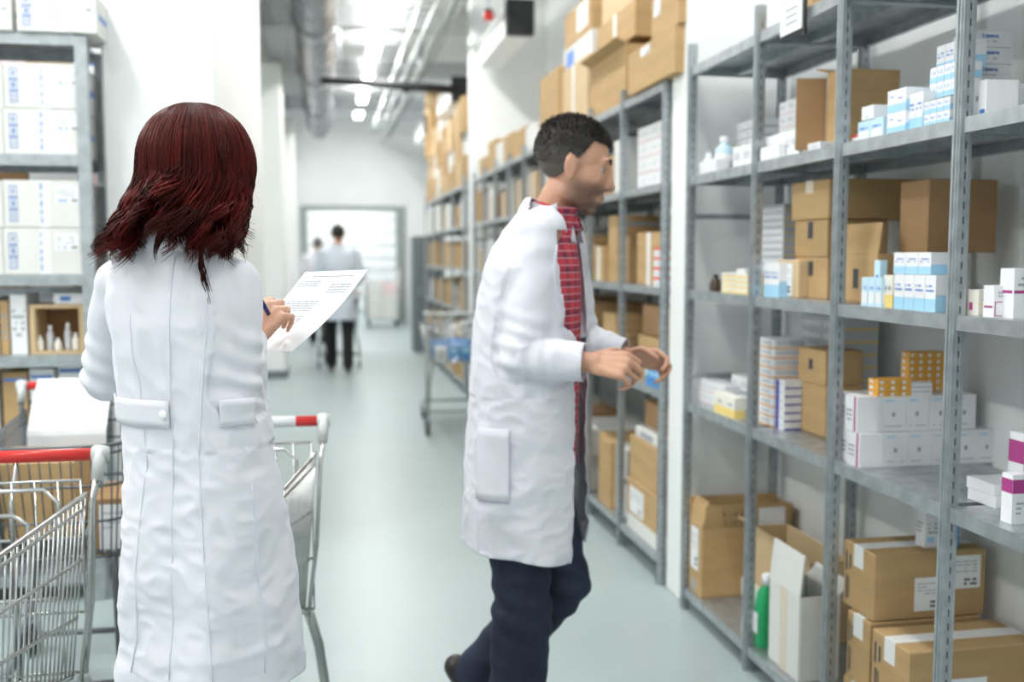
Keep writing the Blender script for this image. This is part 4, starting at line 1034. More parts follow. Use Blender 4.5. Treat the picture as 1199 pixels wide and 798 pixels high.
# roll container at the passage
t = thing('roll_container', 'roll container of white goods standing in the far passage', 'roll cage', (1.12, 20.3, 0))
b = MB()
for x in (-.32,.32):
    for y in (-.3,.3): b.tube([(x,y,.16),(x,y,1.15)], .015, 8)
    for z in (.3,.7,1.15): b.tube([(x,-.3,z),(x,.3,z)], .01, 6)
for z in (.3,.6,.9,1.15): b.tube([(-.32,.3,z),(.32,.3,z)], .01, 6)
b.build('frame','chrome',t,smooth=True); MB().box(-.34,.34,-.32,.32,.13,.16).build('platform','steel',t)
for x in (-.27,.27):
    for y in (-.25,.25): MB().tube([(x-.015,y,.06),(x+.015,y,.06)],.06,14).box(x-.02,x+.02,y-.02,y+.02,.1,.13).build('wheel','rubber',t)
for k in range(3):
    carton(.83, 20.05, .162+.24*k, .28, .4, .235, f'white carton in the roll container by its passage side, {["lowest","middle","topmost"][k]}', 'carton_white', bevel=0)
    carton(1.12, 20.05, .162+.24*k, .28, .4, .235, f'pale pink carton in the roll container, {["lowest","middle","topmost"][k]}', 'pack_pink' if k == 2 else 'carton_white', bevel=0)
    if k < 2: COL.objects[-2]
# ================================================================ people
def remesh(mb, voxel, smooth=3):
    """all shapes of the builder grown together into one continuous surface"""
    me = mb.mesh('tmp', ['skin']); o = bpy.data.objects.new('tmp', me); COL.objects.link(o)
    m = o.modifiers.new('r', 'REMESH'); m.mode = 'VOXEL'; m.voxel_size = voxel; m.use_smooth_shade = True
    if smooth: s = o.modifiers.new('s', 'SMOOTH'); s.iterations = smooth; s.factor = .5
    dg = bpy.context.evaluated_depsgraph_get(); r = bpy.data.meshes.new_from_object(o.evaluated_get(dg))
    bpy.data.objects.remove(o); return r
def finish(me, name, mat, parent, disp=None, cut=None, solid=0, attr=None, snap=None):
    if disp:
        ns = [v.normal.copy() for v in me.vertices]
        for v, n in zip(me.vertices, ns): v.co += n*disp(v.co)
    if cut:
        bm = bmesh.new(); bm.from_mesh(me)
        bmesh.ops.delete(bm, geom=[f for f in bm.faces if cut(f.calc_center_median())], context='FACES')
        if snap:                       # straighten the cut edges: hems, cuffs, front edges
            for v in bm.verts:
                if v.is_boundary: v.co = snap(v.co.copy())
        bm.to_mesh(me); bm.free()
    me.materials.clear()
    for m in (mat if isinstance(mat, list) else [mat]): me.materials.append(M[m])
    me.polygons.foreach_set('material_index', [0]*len(me.polygons)); me.polygons.foreach_set('use_smooth', [True]*len(me.polygons))
    if attr:
        at = me.attributes.new(attr[0], 'FLOAT', 'POINT'); at.data.foreach_set('value', [attr[1](v.co) for v in me.vertices])
    o = bpy.data.objects.new(name, me); COL.objects.link(o); o.parent = parent
    if solid: s = o.modifiers.new('cloth', 'SOLIDIFY'); s.thickness = solid; s.offset = -1
    return o
def hand(b, wrist, d, n, side, curl=(.5,.6,.4), s=1.0, spread=.0, thumb=.5, pinch=False):
    """palm, four fingers of unequal length and a thumb. d: wrist to knuckles, n: out of the hand's back, side: toward the thumb (+1/-1 along d x n)"""
    d = V(d).normalized(); n = V(n); n = (n-d*n.dot(d)).normalized(); l = d.cross(n)*side; w = V(wrist)
    for k, o in enumerate((-.030,-.010,.011,.030)):
        a = w+l*o*.6*s+d*.005; e = w+d*(.082-.006*abs(k-2))*s+l*o*s
        b.cap(a, e, .0145*s, .0112*s)
    b.cap(w-d*.02, w+d*.03*s, .021*s, .019*s, flat=(n,.75))
    lens = {3: (.040,.024,.019), 2: (.044,.028,.020), 1: (.041,.026,.020), 0: (.033,.019,.017)}
    for k, o in enumerate((-.033,-.011,.011,.032)):
        p = w+d*(.084-.005*abs(k-2))*s+l*o*s; ang = 0; r = .0086*s*(.9 if k == 0 else 1)
        cs = [c*(1+.08*(1.5-k)) for c in curl]
        for q in range(3):
            ang += cs[q]*1.15; dd = (d*math.cos(ang)-n*math.sin(ang)+l*spread*(k-1.5)*.12).normalized()
            e = p+dd*lens[k][q]*s; b.cap(p, e, r, r*.9, 10); p = e; r *= .9
    p = w+l*.026*s+d*.018*s; t1 = (d*.62+l*.7-n*(.3+thumb*.3)).normalized(); e = p+t1*.042*s; b.cap(p-t1*.01, e, .0125*s, .0098*s)
    t2 = (d*.85+l*(.35-thumb*.4)-n*(.35+thumb*.4)).normalized(); e2 = e+t2*.030*s; b.cap(e, e2, .0098*s, .0088*s)
    t3 = (d*.9-l*thumb*.4-n*(.3+thumb*.3)).normalized(); b.cap(e2, e2+t3*.022*s, .0088*s, .0072*s)
def head(b, c, R, s=1.0, fem=False):
    c = V(c)
    def E(p, r, rot=None): b.ell(c+R@(V(p)*s), [q*s for q in r], R @ rot if rot else R, 20, 14)
    E((0,-.014,.030),(.074,.094,.084)); E((0,.022,-.020),(.062,.066,.082)); E((0,.028,-.070),(.050,.050,.040))
    E((0,.064,-.100),(.021,.017,.015)); E((-.036,.004,-.072),(.018,.034,.026)); E((.036,.004,-.072),(.018,.034,.026))
    for x in (-1,1):
        E((x*.036,.058,-.026),(.018,.018,.018)); E((x*.029,.074,.026),(.024,.012,.009)); E((x*.076,-.006,-.010),(.007,.018,.030), Matrix.Rotation(x*.3,3,'Z')); E((x*.080,-.014,-.002),(.006,.012,.024), Matrix.Rotation(x*.5,3,'Z'))
        E((x*.010,.095,-.038),(.007,.009,.007)); E((x*.078,.0,-.036),(.006,.008,.010))
    for x in (-1,1): E((x*.031,.066,.0125),(.0155,.0125,.006)); E((x*.031,.0655,-.0085),(.015,.0115,.005))
    b.cap(c+R@(V((0,.080,.018))*s), c+R@(V((0,.104,-.032))*s), .0085*s, .0115*s)
    E((0,.083,-.064),(.023,.013,.0065)); E((0,.081,-.076),(.020,.013,.0075)); E((0,.074,-.052),(.024,.014,.012)); E((0,.066,-.085),(.022,.012,.012))
def person(label, loc, rotz, J, voxel=.0045, s=1.0, H=1.0, hands=True):
    t = thing('person', label, 'person', loc, rotz)
    b = MB(); R = J['headR']
    b.ell(J['pelvis'], (.135*s,.095*s,.12*s)); b.cap(J['pelvis'], J['chest'], .105*s, .115*s, 18, flat=(V((0,1,0)),.75)); b.ell(J['chest'], (.135*s,.085*s,.12*s))
    b.cap(V(J['shL'])-V((0,0,.012)), V(J['shR'])-V((0,0,.012)), .046*s, .046*s); b.cap(J['neckb'], J['neckt'], .058*s, .050*s); head(b, J['head'], R, s)
    for q in 'LR':
        b.cap(J['sh'+q], J['el'+q], .046*s, .038*s); b.cap(J['el'+q], J['wr'+q], .038*s, .024*s)
        b.cap(V(J['hip'+q])-V((0,0,.03)), J['kn'+q], .070*s, .052*s); b.cap(J['kn'+q], J['an'+q], .054*s, .036*s)
        f = V(J['an'+q]); dd = V(J.get('foot'+q, (0,1,0))).normalized(); b.cap(f-dd*.03+V((0,0,-.03)), f+dd*.13+V((0,0,-.045)), .035*s, .028*s)
        if hands: hand(b, *J['hand'+q])
    hc = V(J['head']); Ri = R.transposed()
    def stub(p):
        if not J.get('beard'): return 0.0
        q = Ri@(p-hc)
        if q.length > .15: return 0.0
        f = 1/(1+math.exp(-(-.036-q.z)/.006)) * (1/(1+math.exp(-(q.y+.005)/.012)))
        f *= 1/(1+math.exp(-(q.z+.135)/.008))
        lip = math.exp(-((q.x/.022)**2+((q.z+.069)/.008)**2)*.8) if q.y > .06 else 0
        return max(0, min(.8, .8*f*(1-lip)))
    o = finish(remesh(b, voxel, 4), 'body', 'skin', t, attr=('stubble', stub))
    for x in (-1, 1):
        MB().ell(hc+R@(V((x*.031,.0645,.002))*s), [.0118*s]*3, None, 16, 12).ell(hc+R@(V((x*.031,.0722,.001))*s), (.0055*s,.0055*s,.0055*s), None, 12, 8, 1).build('eye', ['eye_white','iris'], t, smooth=True)
        MB().tube([hc+R@(V((x*.014,.0875,.026))*s), hc+R@(V((x*.032,.0860,.030))*s), hc+R@(V((x*.050,.0745,.026))*s)], [.003,.0042,.0022], 8).build('eyebrow', 'hair_dark', t, smooth=True)
    return t
def shoe(t, an, dd, s=1.0, mat='shoe_leather'):
    f = V(an); dd = V(dd).normalized(); l = V((0,0,1)).cross(dd); u = dd.cross(l)*-1; u = l.cross(dd)*-1 if (l.cross(dd)).z < 0 else l.cross(dd)
    b = MB(); base = f-V((0,0,.078)) if abs(dd.z) < .1 else f-u*.078
    b.cap(base+u*.035-dd*.055, base+u*.035+dd*.03, .036*s, .038*s); b.cap(base+u*.03+dd*.03, base+u*.026+dd*.16, .042*s, .032*s, flat=(u,.75)); b.cap(base+u*.04, base+u*.10, .038*s, .042*s)
    finish(remesh(b, .006, 3), 'shoe', mat, t)
def fnoise(p, sx, sy, sz): return noise.noise(V((p.x*sx, p.y*sy, p.z*sz)))
def cloth_disp(J, waistz, hemz, amp=.010, seed=0, arms=True):
    off = V((seed, seed*1.7, 0)); segs = []
    for q in 'LR': segs.append((V(J['sh'+q]), V(J['el'+q]), V(J['wr'+q])))
    def f(p):
        q = p+off; d = 0
        arm = 9
        for s_, e, w in segs:
            for a, c in ((s_, e), (e, w)):
                ab = c-a; tt = max(0, min(1, (p-a).dot(ab)/ab.length_squared)); dist = (p-(a+ab*tt)).length
                if dist < arm: arm = dist; best = (a, c, tt, e)
        isarm = arm < .075
        if isarm and arms:
            a, c, tt, e = best; ax = (c-a).normalized(); L_ = (p-a).dot(ax); de = (p-e).length
            k = math.exp(-(de/.09)**2)
            u = ax.orthogonal().normalized(); ph = (p-a).dot(u)*22
            d += .0045*k*math.sin(L_*150+ph+3*fnoise(q,9,9,9)) + .0035*(1-abs(noise.noise(q*13)))*1.0-.002 + .0035*fnoise(q,16,16,22)
            return d
        if p.z < waistz:
            g = min(1, (waistz-p.z)/(waistz-hemz)); ang = math.atan2(p.y, p.x)
            d += amp*g*(math.sin(ang*5+seed+1.2*math.sin(p.z*5))+.6*math.sin(ang*9+2*seed+p.z*3))*.6
            n1 = noise.noise(V((q.x*7+q.z*4, q.y*7, q.z*9-q.x*5))); d += .0068*(1-2*abs(n1))*(.4+g)
            n2 = noise.noise(V((q.x*22-q.z*12, q.y*20, q.z*30+q.x*14))); d += .0030*(1-2*abs(n2))
        else:
            n1 = noise.noise(V((q.x*15, q.y*15, q.z*4))); d += .005*(1-2*abs(n1))
            n2 = noise.noise(V((q.x*22+q.z*20, q.y*22, q.z*14-q.x*8))); d += .0028*(1-2*abs(n2))
        return d
    return f
def bvh_of(o):
    return BVHTree.FromPolygons([v.co.copy() for v in o.data.vertices], [tuple(p.vertices) for p in o.data.polygons])
def cast(bv, cx, cy, ang, z, out=.003):
    d = V((math.cos(ang), math.sin(ang), 0)); h = bv.ray_cast(V((cx, cy, z))+d*.6, -d)
    return (h[0]+d*out) if h[0] else None
def strip(bv, cx, cy, a0, a1, z0, z1, n, name, mat, t, out=.004, k=4):
    b = MB(); rows = []
    for i in range(n+1):
        a = a0+(a1-a0)*i/n; col = [cast(bv, cx, cy, a, z0+(z1-z0)*j/k, out) for j in range(k+1)]
        if any(c is None for c in col): return
        rows.append(col)
    vs = [p for col in rows for p in col]; m = k+1
    for i in range(n):
        for j in range(k): pass
    b.add(vs, [(i*m+j, (i+1)*m+j, (i+1)*m+j+1, i*m+j+1) for i in range(n) for j in range(k)], 0)
    o = b.build(name, mat, t, smooth=True); s = o.modifiers.new('s','SOLIDIFY'); s.thickness = .003; s.offset = 0; return o
def seam(bv, cx, cy, pts, name, mat, t, r=.0013, out=.0006):
    b = MB(); ps = []
    for i in range(len(pts)-1):
        for k in range(14):
            f = k/14; a = pts[i][0]*(1-f)+pts[i+1][0]*f; z = pts[i][1]*(1-f)+pts[i+1][1]*f; c = cast(bv, cx, cy, a, z, out)
            if c and (not ps or (c-ps[-1]).length < .06): ps.append(c)
    if len(ps) > 3: b.tube(ps, r, 6); b.build(name, mat, t, smooth=True)

# ---------------------------------------------------------------- the woman
def toL(root, yaw):           # world point to the person's own frame
    Mi = Matrix.Rotation(yaw, 3, 'Z')
    return lambda p: Mi @ (V(p)-V(root))
WR = at_depth(243, 600, 1.82); WR.z = 0; WPSI = R2(24)
L = toL(WR, WPSI); P = at_depth
hp = L(P(238, 199, 1.83))
Hm = Matrix.Rotation(-R2(20),3,'Z') @ Matrix.Rotation(-R2(24),3,'X')
TR, BR, TL = P(430.5,315.5,2.12), P(341,411.5,1.95), P(357.5,318.5,2.275)
TR2 = TR; BL = TL+BR-TR
wrR = L(P(295,394,1.95)); elR = L(P(274,450,1.79)); elL = L(P(125,440,1.93)); wrL = L(P(232,418,2.10))
hd = L(P(320,362,1.98))-L(P(299,390,1.95))
J = dict(pelvis=(0,0,.88), chest=(-.02,.0,1.22), shL=V((-.160,.0,1.352)), shR=V((.058,.01,1.352)), neckb=V((-.03,.0,1.36)), neckt=hp+V((0,-.02,-.06)), head=hp, headR=Hm,
  elL=elL, elR=elR, wrL=wrL, wrR=wrR, hipL=V((-.06,0,.86)), hipR=V((.06,0,.86)), knL=V((-.07,.02,.47)), knR=V((.07,.01,.47)), anL=V((-.085,0,.085)), anR=V((.09,-.02,.085)),
  handR=(wrR, hd, L(WR+V((-.35,-1,.45))), -1, (.75,.95,.5), .92, 0, 1.0), handL=(wrL, V((.75,.45,.1)), V((-.2,.2,-1)), 1, (.25,.3,.2), .92, 0, .5))
woman = person('woman with long dark red hair in a white lab coat, writing on a paper sheet', WR, -WPSI, J, .004, .90)
# coat
cb = MB()
prof = [(0,.005,.62,.156,.138),(0,.004,.68,.154,.135),(0,.002,.76,.151,.130),(-.002,0,.86,.147,.122),(-.006,0,.95,.140,.115),(-.012,.0,1.04,.130,.106),(-.018,.0,1.12,.128,.103),(-.024,.0,1.20,.132,.106),(-.034,-.004,1.28,.131,.104),(-.041,-.006,1.33,.129,.096),(-.044,-.006,1.37,.120,.086),(-.042,-.004,1.405,.098,.072),(-.034,0,1.435,.072,.062),(-.030,.006,1.465,.057,.056)]
cb.loft(prof, 64, power=2.3)
for q, sx in (('L',-1),('R',1)):
    sh, el, wr = V(J['sh'+q]), V(J['el'+q]), V(J['wr'+q]); fd = (wr-el).normalized()
    cb.cap(sh+V((0,0,-.006)), sh.lerp(el,.5), .050, .049, 24); cb.cap(sh.lerp(el,.5), el+V((0,0,-.004)), .049, .047, 24); cb.cap(el+V((0,0,-.004)), wr-fd*.01, .046, .034, 24)
    J['cuff'+q] = (wr-fd*.018, fd)
def ccut(p):
    if p.z < .628: return True
    for q in 'LR':
        c, d = J['cuff'+q]
        if (p-c).length < .07 and (p-c).dot(d) > 0: return True
    return False
def wsnap(p):
    for q in 'LR':
        c, d = J['cuff'+q]; k = (p-c).dot(d)
        if (p-c).length < .075 and abs(k) < .012: return p-d*k
    if abs(p.z-.628) < .012: p.z = .628
    return p
wdisp = cloth_disp(J, 1.06, .62, .012, 1.3)
coat = finish(remesh(cb, .0045, 6), 'lab_coat', 'coat_white', woman, disp=wdisp, cut=ccut, solid=.002, snap=wsnap)
bv = bvh_of(coat)
seam(bv, 0, 0, [(-PI/2, 1.40), (-PI/2, 1.06), (-PI/2, .64)], 'back_seam', 'coat_white', woman)
seam(bv, 0, 0, [(-PI/2+.62, 1.34), (-PI/2+.42, 1.06), (-PI/2+.55, .64)], 'side_seam', 'coat_white', woman)
seam(bv, 0, 0, [(-PI/2-.62, 1.30), (-PI/2-.45, 1.06), (-PI/2-.60, .64)], 'side_seam', 'coat_white', woman)
seam(bv, 0, 0, [(-PI/2+1.15, 1.0), (-PI/2+1.15, .64)], 'side_seam', 'coat_white', woman)
strip(bv, 0, 0, -PI/2-1.35, -PI/2-.02, 1.105, 1.152, 26, 'half_belt', 'coat_white', woman)
strip(bv, 0, 0, -PI/2+.75, -PI/2+1.35, 1.105, 1.152, 14, 'half_belt', 'coat_white', woman)
for b0 in (-PI/2-.10,): 
    c = cast(bv, 0, 0, b0, 1.128, .008)
    if c: MB().ell(c, (.008,.003,.008)).build('button', 'pack_white', woman, smooth=True)
cl = MB(); rings = []
for i in range(49):
    a = 2*PI*i/48
vs = []; n = 48
for (r_, z_) in [(.062,1.425),(.060,1.46),(.056,1.490),(.061,1.494),(.072,1.462),(.085,1.420)]:
    for i in range(n):
        a = -PI/2+2*PI*i/n; fr_ = (1+math.sin(a))/2; vs.append((math.cos(a)*r_-.033, math.sin(a)*r_+.004, z_-.012-.035*fr_))
cl.add(vs, [(k*n+i, k*n+(i+1)%n, (k+1)*n+(i+1)%n, (k+1)*n+i) for k in range(5) for i in range(n)])
o = cl.build('collar', 'coat_white', woman, smooth=True); s_ = o.modifiers.new('s','SOLIDIFY'); s_.thickness = .002
# trousers and shoes
tb = MB()
for q, x in (('L',-.085),('R',.088)):
    tb.cap((x*.75,0,.86),(x*.8,.012,.47),.070,.060,20).cap((x*.8,.012,.47),(x,-.01,.06),.060,.058,20)
finish(remesh(tb,.008,3),'trousers','black_cloth',woman,cut=lambda p: p.z<.07)
shoe(woman, J['anL'], (0,1,0), .9); shoe(woman, J['anR'], (0.1,1,0), .9)
# hair: locks laid over a dome that follows the head
rh = random.Random(5)
lat = V((math.cos(-YAW-R2(-17.6)*0), 0, 0))
cam_r = L(WR+RGT)-L(WR); cam_r.z = 0; cam_r.normalize(); cam_f = V((-cam_r.y, cam_r.x, 0))
face_az = 0.0
fdir = (Matrix.Rotation(-R2(20),3,'Z') @ V((0,1,0)))
def hair_pt(al, z, off=0.0, out=0.0):
    """al: angle from the face direction, z: height against the head's centre"""
    f = fdir; r = V((f.y, -f.x, 0))
    if z > 0: rad = .100*math.sqrt(max(0, 1-(z/.116)**2.2)); 
    else: rad = .100-.004*min(1,-z/.10)+.02*max(0,(-z-.08))
    d = f*math.cos(al)+r*math.sin(al)
    left = max(0, -d.dot(cam_r)); rad += left*.006*max(0,min(1,(-z-.02)/.12)) 
    c = hp+V((0,0,z))+cam_r*(-.002 - .026*max(0,min(1,(-z-.03)/.12))) - f*(.012)
    if z > 0: c = c + f*(-.0)
    tilt = -f*.02*max(0,min(1,-z/.1))
    return c+tilt+d*(rad+out+off)
def zend(al):
    f = fdir; r = V((f.y,-f.x,0)); d = f*math.cos(al)+r*math.sin(al); x = d.dot(cam_r); y = d.dot(cam_f)
    e = -.140+.004*x
    e += .080*math.exp(-((x+.18)/.22)**2)*(1 if y < 0 else .5)
    return e
hb = MB(); hv = []
clumps = []
for k in range(125):
    al = rh.uniform(R2(48), R2(300)); clumps.append((al, rh.uniform(0,2*PI), rh.uniform(.006,.015), rh.uniform(.8,1.2), rh.gauss(0,.014), rh.uniform(0,1), rh.uniform(-.10,.10)))
NP = 22
for (al, ph, wa, wl, dz_, tone, sw) in clumps:
    lift = rh.uniform(-.012,.006)
    for q in range(22):
        da = rh.gauss(0,.12); zt = .114 - rh.random()**2*.06; ze = zend(al)+dz_+rh.gauss(0,.008); pts = []; rs = []
        r0 = rh.uniform(.0011,.0021); lo = rh.uniform(-.006,.004)
        for i in range(NP):
            t_ = i/(NP-1); 
            if t_ < .35: z = zt*math.cos(t_/.35*PI/2)
            else: z = ze*(t_-.35)/.65
            g = max(0,(t_-.35)/.65)
            w = wa*(.25+1.6*g); aa = al+da*(1-.84*g)+sw*g+math.sin(t_*13*wl+ph)*w*7*(.25+g*.9)
            pts.append(hair_pt(aa, z, lift*g+lo, math.cos(t_*13*wl+ph)*w*1.5*(.15+g))); rs.append(r0*(1 if t_ < .8 else max(.15,(1-t_)/.2)))
        v0 = len(hb.v); hb.tube(pts, rs, 4, cap=False); hv += [min(1,max(0,tone*.75+rh.random()*.3))]*(len(hb.v)-v0)
for k in range(46):                    # the front hair, swept from the parting to both sides of the face
    sg = 1 if k % 2 else -1; a0 = sg*R2(rh.uniform(2,52)); a1 = sg*R2(rh.uniform(60,82)); ph = rh.uniform(0,6.28); tone = rh.random(); hz = rh.uniform(.055,.10)
    if k < 14: hz = .056; a0 = sg*R2(rh.uniform(2,14))
    for q in range(20):
        da = rh.gauss(0,.06); ze = zend(a1)+rh.gauss(0,.012); pts = []; r0 = rh.uniform(.0011,.0019); h2 = hz+rh.gauss(0,.006)
        for i in range(NP):
            t_ = i/(NP-1)
            z = .112+(h2-.112)*min(1,t_/.16) if t_ < .16 else h2+(ze-h2)*((t_-.16)/.84)**1.15
            f_ = min(1,max(0,(t_-.08)/.30)); f_ = f_*f_*(3-2*f_); g = max(0,(t_-.35)/.65)
            pts.append(hair_pt(a0+(a1-a0)*f_+da*(1-.6*g)+.10*g*math.sin(t_*12+ph), z, .001, .006*g*math.cos(t_*12+ph)))
        v0 = len(hb.v); hb.tube(pts, [r0*(1 if i < NP*.8 else .4) for i in range(NP)], 4, cap=False); hv += [min(1,tone*.75+rh.random()*.3)]*(len(hb.v)-v0)
for (al, e, sw) in ((R2(292),-.20,.1),(R2(100),-.235,.06),(R2(104),-.215,-.05),(R2(250),-.17,.25)):
    for q in range(7):
        pts = [hair_pt(al+rh.gauss(0,.02)+sw*i/14+.06*math.sin(i*.8), .05+(e-.05)*i/14, .004, .006*math.sin(i*.9)+.0015*q*(i/14)) for i in range(15)]
        v0 = len(hb.v); hb.tube(pts, [.0012]*12+[.001,.0007,.0003], 4, cap=False); hv += [rh.random()*.6]*(len(hb.v)-v0)
# inner mass
N2 = 56; zs = [.103,.095,.08,.06,.03,0,-.03,-.06,-.085,-.10]; vs = [tuple(hp+V((0,0,.106)))]
for z in zs:
    for i in range(N2):
        al = 2*PI*i/N2; p = hair_pt(al, z, -.012); 
        if math.cos(al) > .35: p = hp+(p-hp)*.80 if z < .05 else p
        vs.append(tuple(p))
v0 = len(hb.v)
hb.add(vs, [(0,1+i,1+(i+1)%N2) for i in range(N2)]+[(1+k*N2+i,1+(k+1)*N2+i,1+(k+1)*N2+(i+1)%N2,1+k*N2+(i+1)%N2) for k in range(len(zs)-1) for i in range(N2)
    if not (math.cos(2*PI*(i+.5)/N2) > .45 and zs[k] < .055)])
hv += [.12]*(len(hb.v)-v0)
hair = hb.build('hair', 'hair_red', woman, smooth=True)
at = hair.data.attributes.new('strand','FLOAT','POINT'); at.data.foreach_set('value', hv)
# the sheet she writes on and her pen
t = thing('paper_sheet', 'printed white sheet held up by the woman', 'paper', BL)
n = (BR-BL).cross(TL-BL).normalized()
q = MB(); N_ = 10
def sh_p(u, v, e=0): return (BL+(BR-BL)*u+(TL-BL)*v+n*(.010*math.sin(v*PI)*-1+e))-BL
for i in range(N_): q.slab(sh_p(0,i/N_),sh_p(1,i/N_),sh_p(1,(i+1)/N_),sh_p(0,(i+1)/N_),-.0006)
q.build('sheet','paper',t)
q = MB(); r_ = random.Random(2)
def pl(u0,v0,u1,v1): q.quad(sh_p(u0,v0,.0008),sh_p(u1,v0,.0008),sh_p(u1,v1,.0008),sh_p(u0,v1,.0008))
for (ua,ub,va,vb,nl) in ((.2,.85,.93,.955,1),(.05,.40,.82,.90,3),(.6,.92,.74,.86,4),(.05,.62,.52,.66,5),(.05,.60,.30,.47,6),(.05,.45,.14,.24,3)):
    for i in range(nl):
        v = va+(vb-va)*i/nl; u = ua
        while u < ub: w = r_.uniform(.03,.09); pl(u,v,min(ub,u+w),v+.010); u += w+.010
q.build('printing','print_mid',t)
hk = L(P(318,364,2.01))
pa, pb = P(302,345,1.90), P(325,386,2.03)
t = thing('pen', 'dark blue pen between the woman\'s fingers', 'pen', pa)
MB().tube([(0,0,0),(pb-pa)*.8], .0045, 10).build('barrel','pen_ink_blue',t,smooth=True); MB().tube([(pb-pa)*.8,(pb-pa)*.9,(pb-pa)*.94],[.0045,.002,.0008],10).build('tip','steel',t,smooth=True)
MB().tube([V((0,0,0)),(pa-pb)*.03],[.0045,.0035],10).build('cap','pack_white',t,smooth=True)

# ---------------------------------------------------------------- the man walking along the shelves
MR = at_depth(612, 600, 2.60); MR.z = 0; MPSI = R2(114)
L = toL(MR, MPSI)
hp = L(P(673, 194, 2.60)); Hm = Matrix.Rotation(R2(9),3,'Z') @ Matrix.Rotation(-R2(14),3,'X')
shR = L(P(634,266,2.49)); shL = L(P(657,266,2.76))
elR, wrR = L(P(612,418,2.44)), L(P(694,424,2.40)); elL, wrL = L(P(676,400,2.80)), L(P(738,418,2.74))
J = dict(pelvis=(0,-.01,.93), chest=(0,.03,1.30), shL=shL, shR=shR, neckb=(shL+shR)/2+V((0,.0,.02)), neckt=hp+V((0,-.035,-.07)), head=hp, headR=Hm, elL=elL, elR=elR, wrL=wrL, wrR=wrR,
  hipL=V((-.09,0,.92)), hipR=V((.09,0,.92)), knL=V((-.10,.09,.52)), knR=V((.085,.02,.50)), anL=V((-.10,-.16,.22)), anR=V((.085,-.01,.085)), footL=(0,.6,-.8), beard=True,
  handR=(wrR, V((.0,1,-.08)), V((.75,0,.65)), -1, (.75,.85,.5), 1.0, .1, .6), handL=(wrL, V((.1,1,-.05)), V((-.75,0,.65)), 1, (.7,.8,.5), 1.0, .1, .5))
# thumb sides: the right hand's thumb lies toward the body's middle
man = person('bearded man with short dark hair walking in an open white lab coat and jeans', MR, -MPSI, J, .0042, 1.0)
cb = MB()
prof = [(0,.005,.60,.185,.158),(0,.008,.70,.182,.156),(0,.010,.82,.180,.154),(0,.014,.95,.176,.150),(0,.018,1.08,.172,.146),(0,.02,1.18,.172,.142),(0,.028,1.28,.176,.136),(0,.036,1.37,.176,.124),(0,.046,1.43,.155,.104),(0,.056,1.475,.112,.086),(0,.068,1.51,.082,.073),(0,.078,1.54,.070,.068)]
cb.loft(prof, 72, power=2.25)
for q in 'LR':
    sh, el, wr = V(J['sh'+q]), V(J['el'+q]), V(J['wr'+q]); fd = (wr-el).normalized()
    cb.cap(sh-V((0,0,.01)), sh.lerp(el,.5), .062, .062, 24); cb.cap(sh.lerp(el,.5), el, .062, .059, 24); cb.cap(el, wr-fd*.01, .058, .046, 24)
    J['cuff'+q] = (wr-fd*.02, fd)
def mcut(p):
    if p.z < .655-.13*p.y: return True
    for q in 'LR':
        c, d = J['cuff'+q]
        if (p-c).length < .08 and (p-c).dot(d) > 0: return True
        if min((p-(V(J['el'+q]).lerp(V(J['wr'+q]), k/6))).length for k in range(7)) < .085 and p.z > 1.0 and p.y > .13: return False
    w = .070+.035*max(0,min(1,(p.z-1.05)/.30)) if p.z > 1.0 else .070+.05*(1.0-p.z)
    if p.z > 1.46: w = .06
    if p.x > 0: w *= 1.3
    return p.y > .03 and abs(p.x) < w
def mw(p):
    w = .070+.035*max(0,min(1,(p.z-1.05)/.30)) if p.z > 1.0 else .070+.05*(1.0-p.z)
    if p.z > 1.46: w = .06
    return w*1.3 if p.x > 0 else w
def msnap(p):
    for q in 'LR':
        c, d = J['cuff'+q]; k = (p-c).dot(d)
        if (p-c).length < .085 and abs(k) < .012: return p-d*k
    w = mw(p)
    if p.y > .03 and abs(abs(p.x)-w) < .010: p.x = math.copysign(w, p.x)
    h = .655-.13*p.y
    if abs(p.z-h) < .012: p.z = h
    return p
mcoat = finish(remesh(cb, .005, 6), 'lab_coat', 'coat_white', man, disp=cloth_disp(J, 1.05, .60, .012, 4.1), cut=mcut, solid=.003, snap=msnap)
bv = bvh_of(mcoat)
seam(bv, 0, 0, [(-PI/2, 1.34), (-PI/2, .70)], 'back_seam', 'coat_white', man)
seam(bv, 0, 0, [(-.5, 1.0), (-.35, .64)], 'side_seam', 'coat_white', man)
# lapels and collar
for sx in (-1, 1):
    q = MB(); pts = []
    for i in range(13):
        z = 1.53-.36*i/12; f = i/12; w0 = .058+.0*f; wi = .050+.030*math.sin(min(1,f*1.2)*PI)*.0+.02*f
        yf = .055+.066+.035*min(1,f*2) if f < .5 else .055+.066+.035-.0*(f-.5)
        wid = .030+.040*math.sin(PI*min(1,f*.9+.1))
        a = cast(bv, 0, 0, PI/2-sx*(.42+.02*f), z, .004) if z < 1.475 else V((sx*.062, .066+.035, z))
        c = cast(bv, 0, 0, PI/2-sx*(.42+.5*math.sin(PI*(f*.85+.15))), z-.015, .006) if z < 1.475 else V((sx*.080, .068, z-.015))
        if a and c: pts.append((a, c))
    vs = [x for pr_ in pts for x in pr_]
    if len(pts) > 2:
        q.add(vs, [(2*i,2*i+1,2*i+3,2*i+2) for i in range(len(pts)-1)]); o = q.build('lapel','coat_white',man,smooth=True); s_ = o.modifiers.new('s','SOLIDIFY'); s_.thickness = .003
cl = MB(); vs = []; n = 48; cc = V(J['neckb']).lerp(V(J['neckt']), .45)
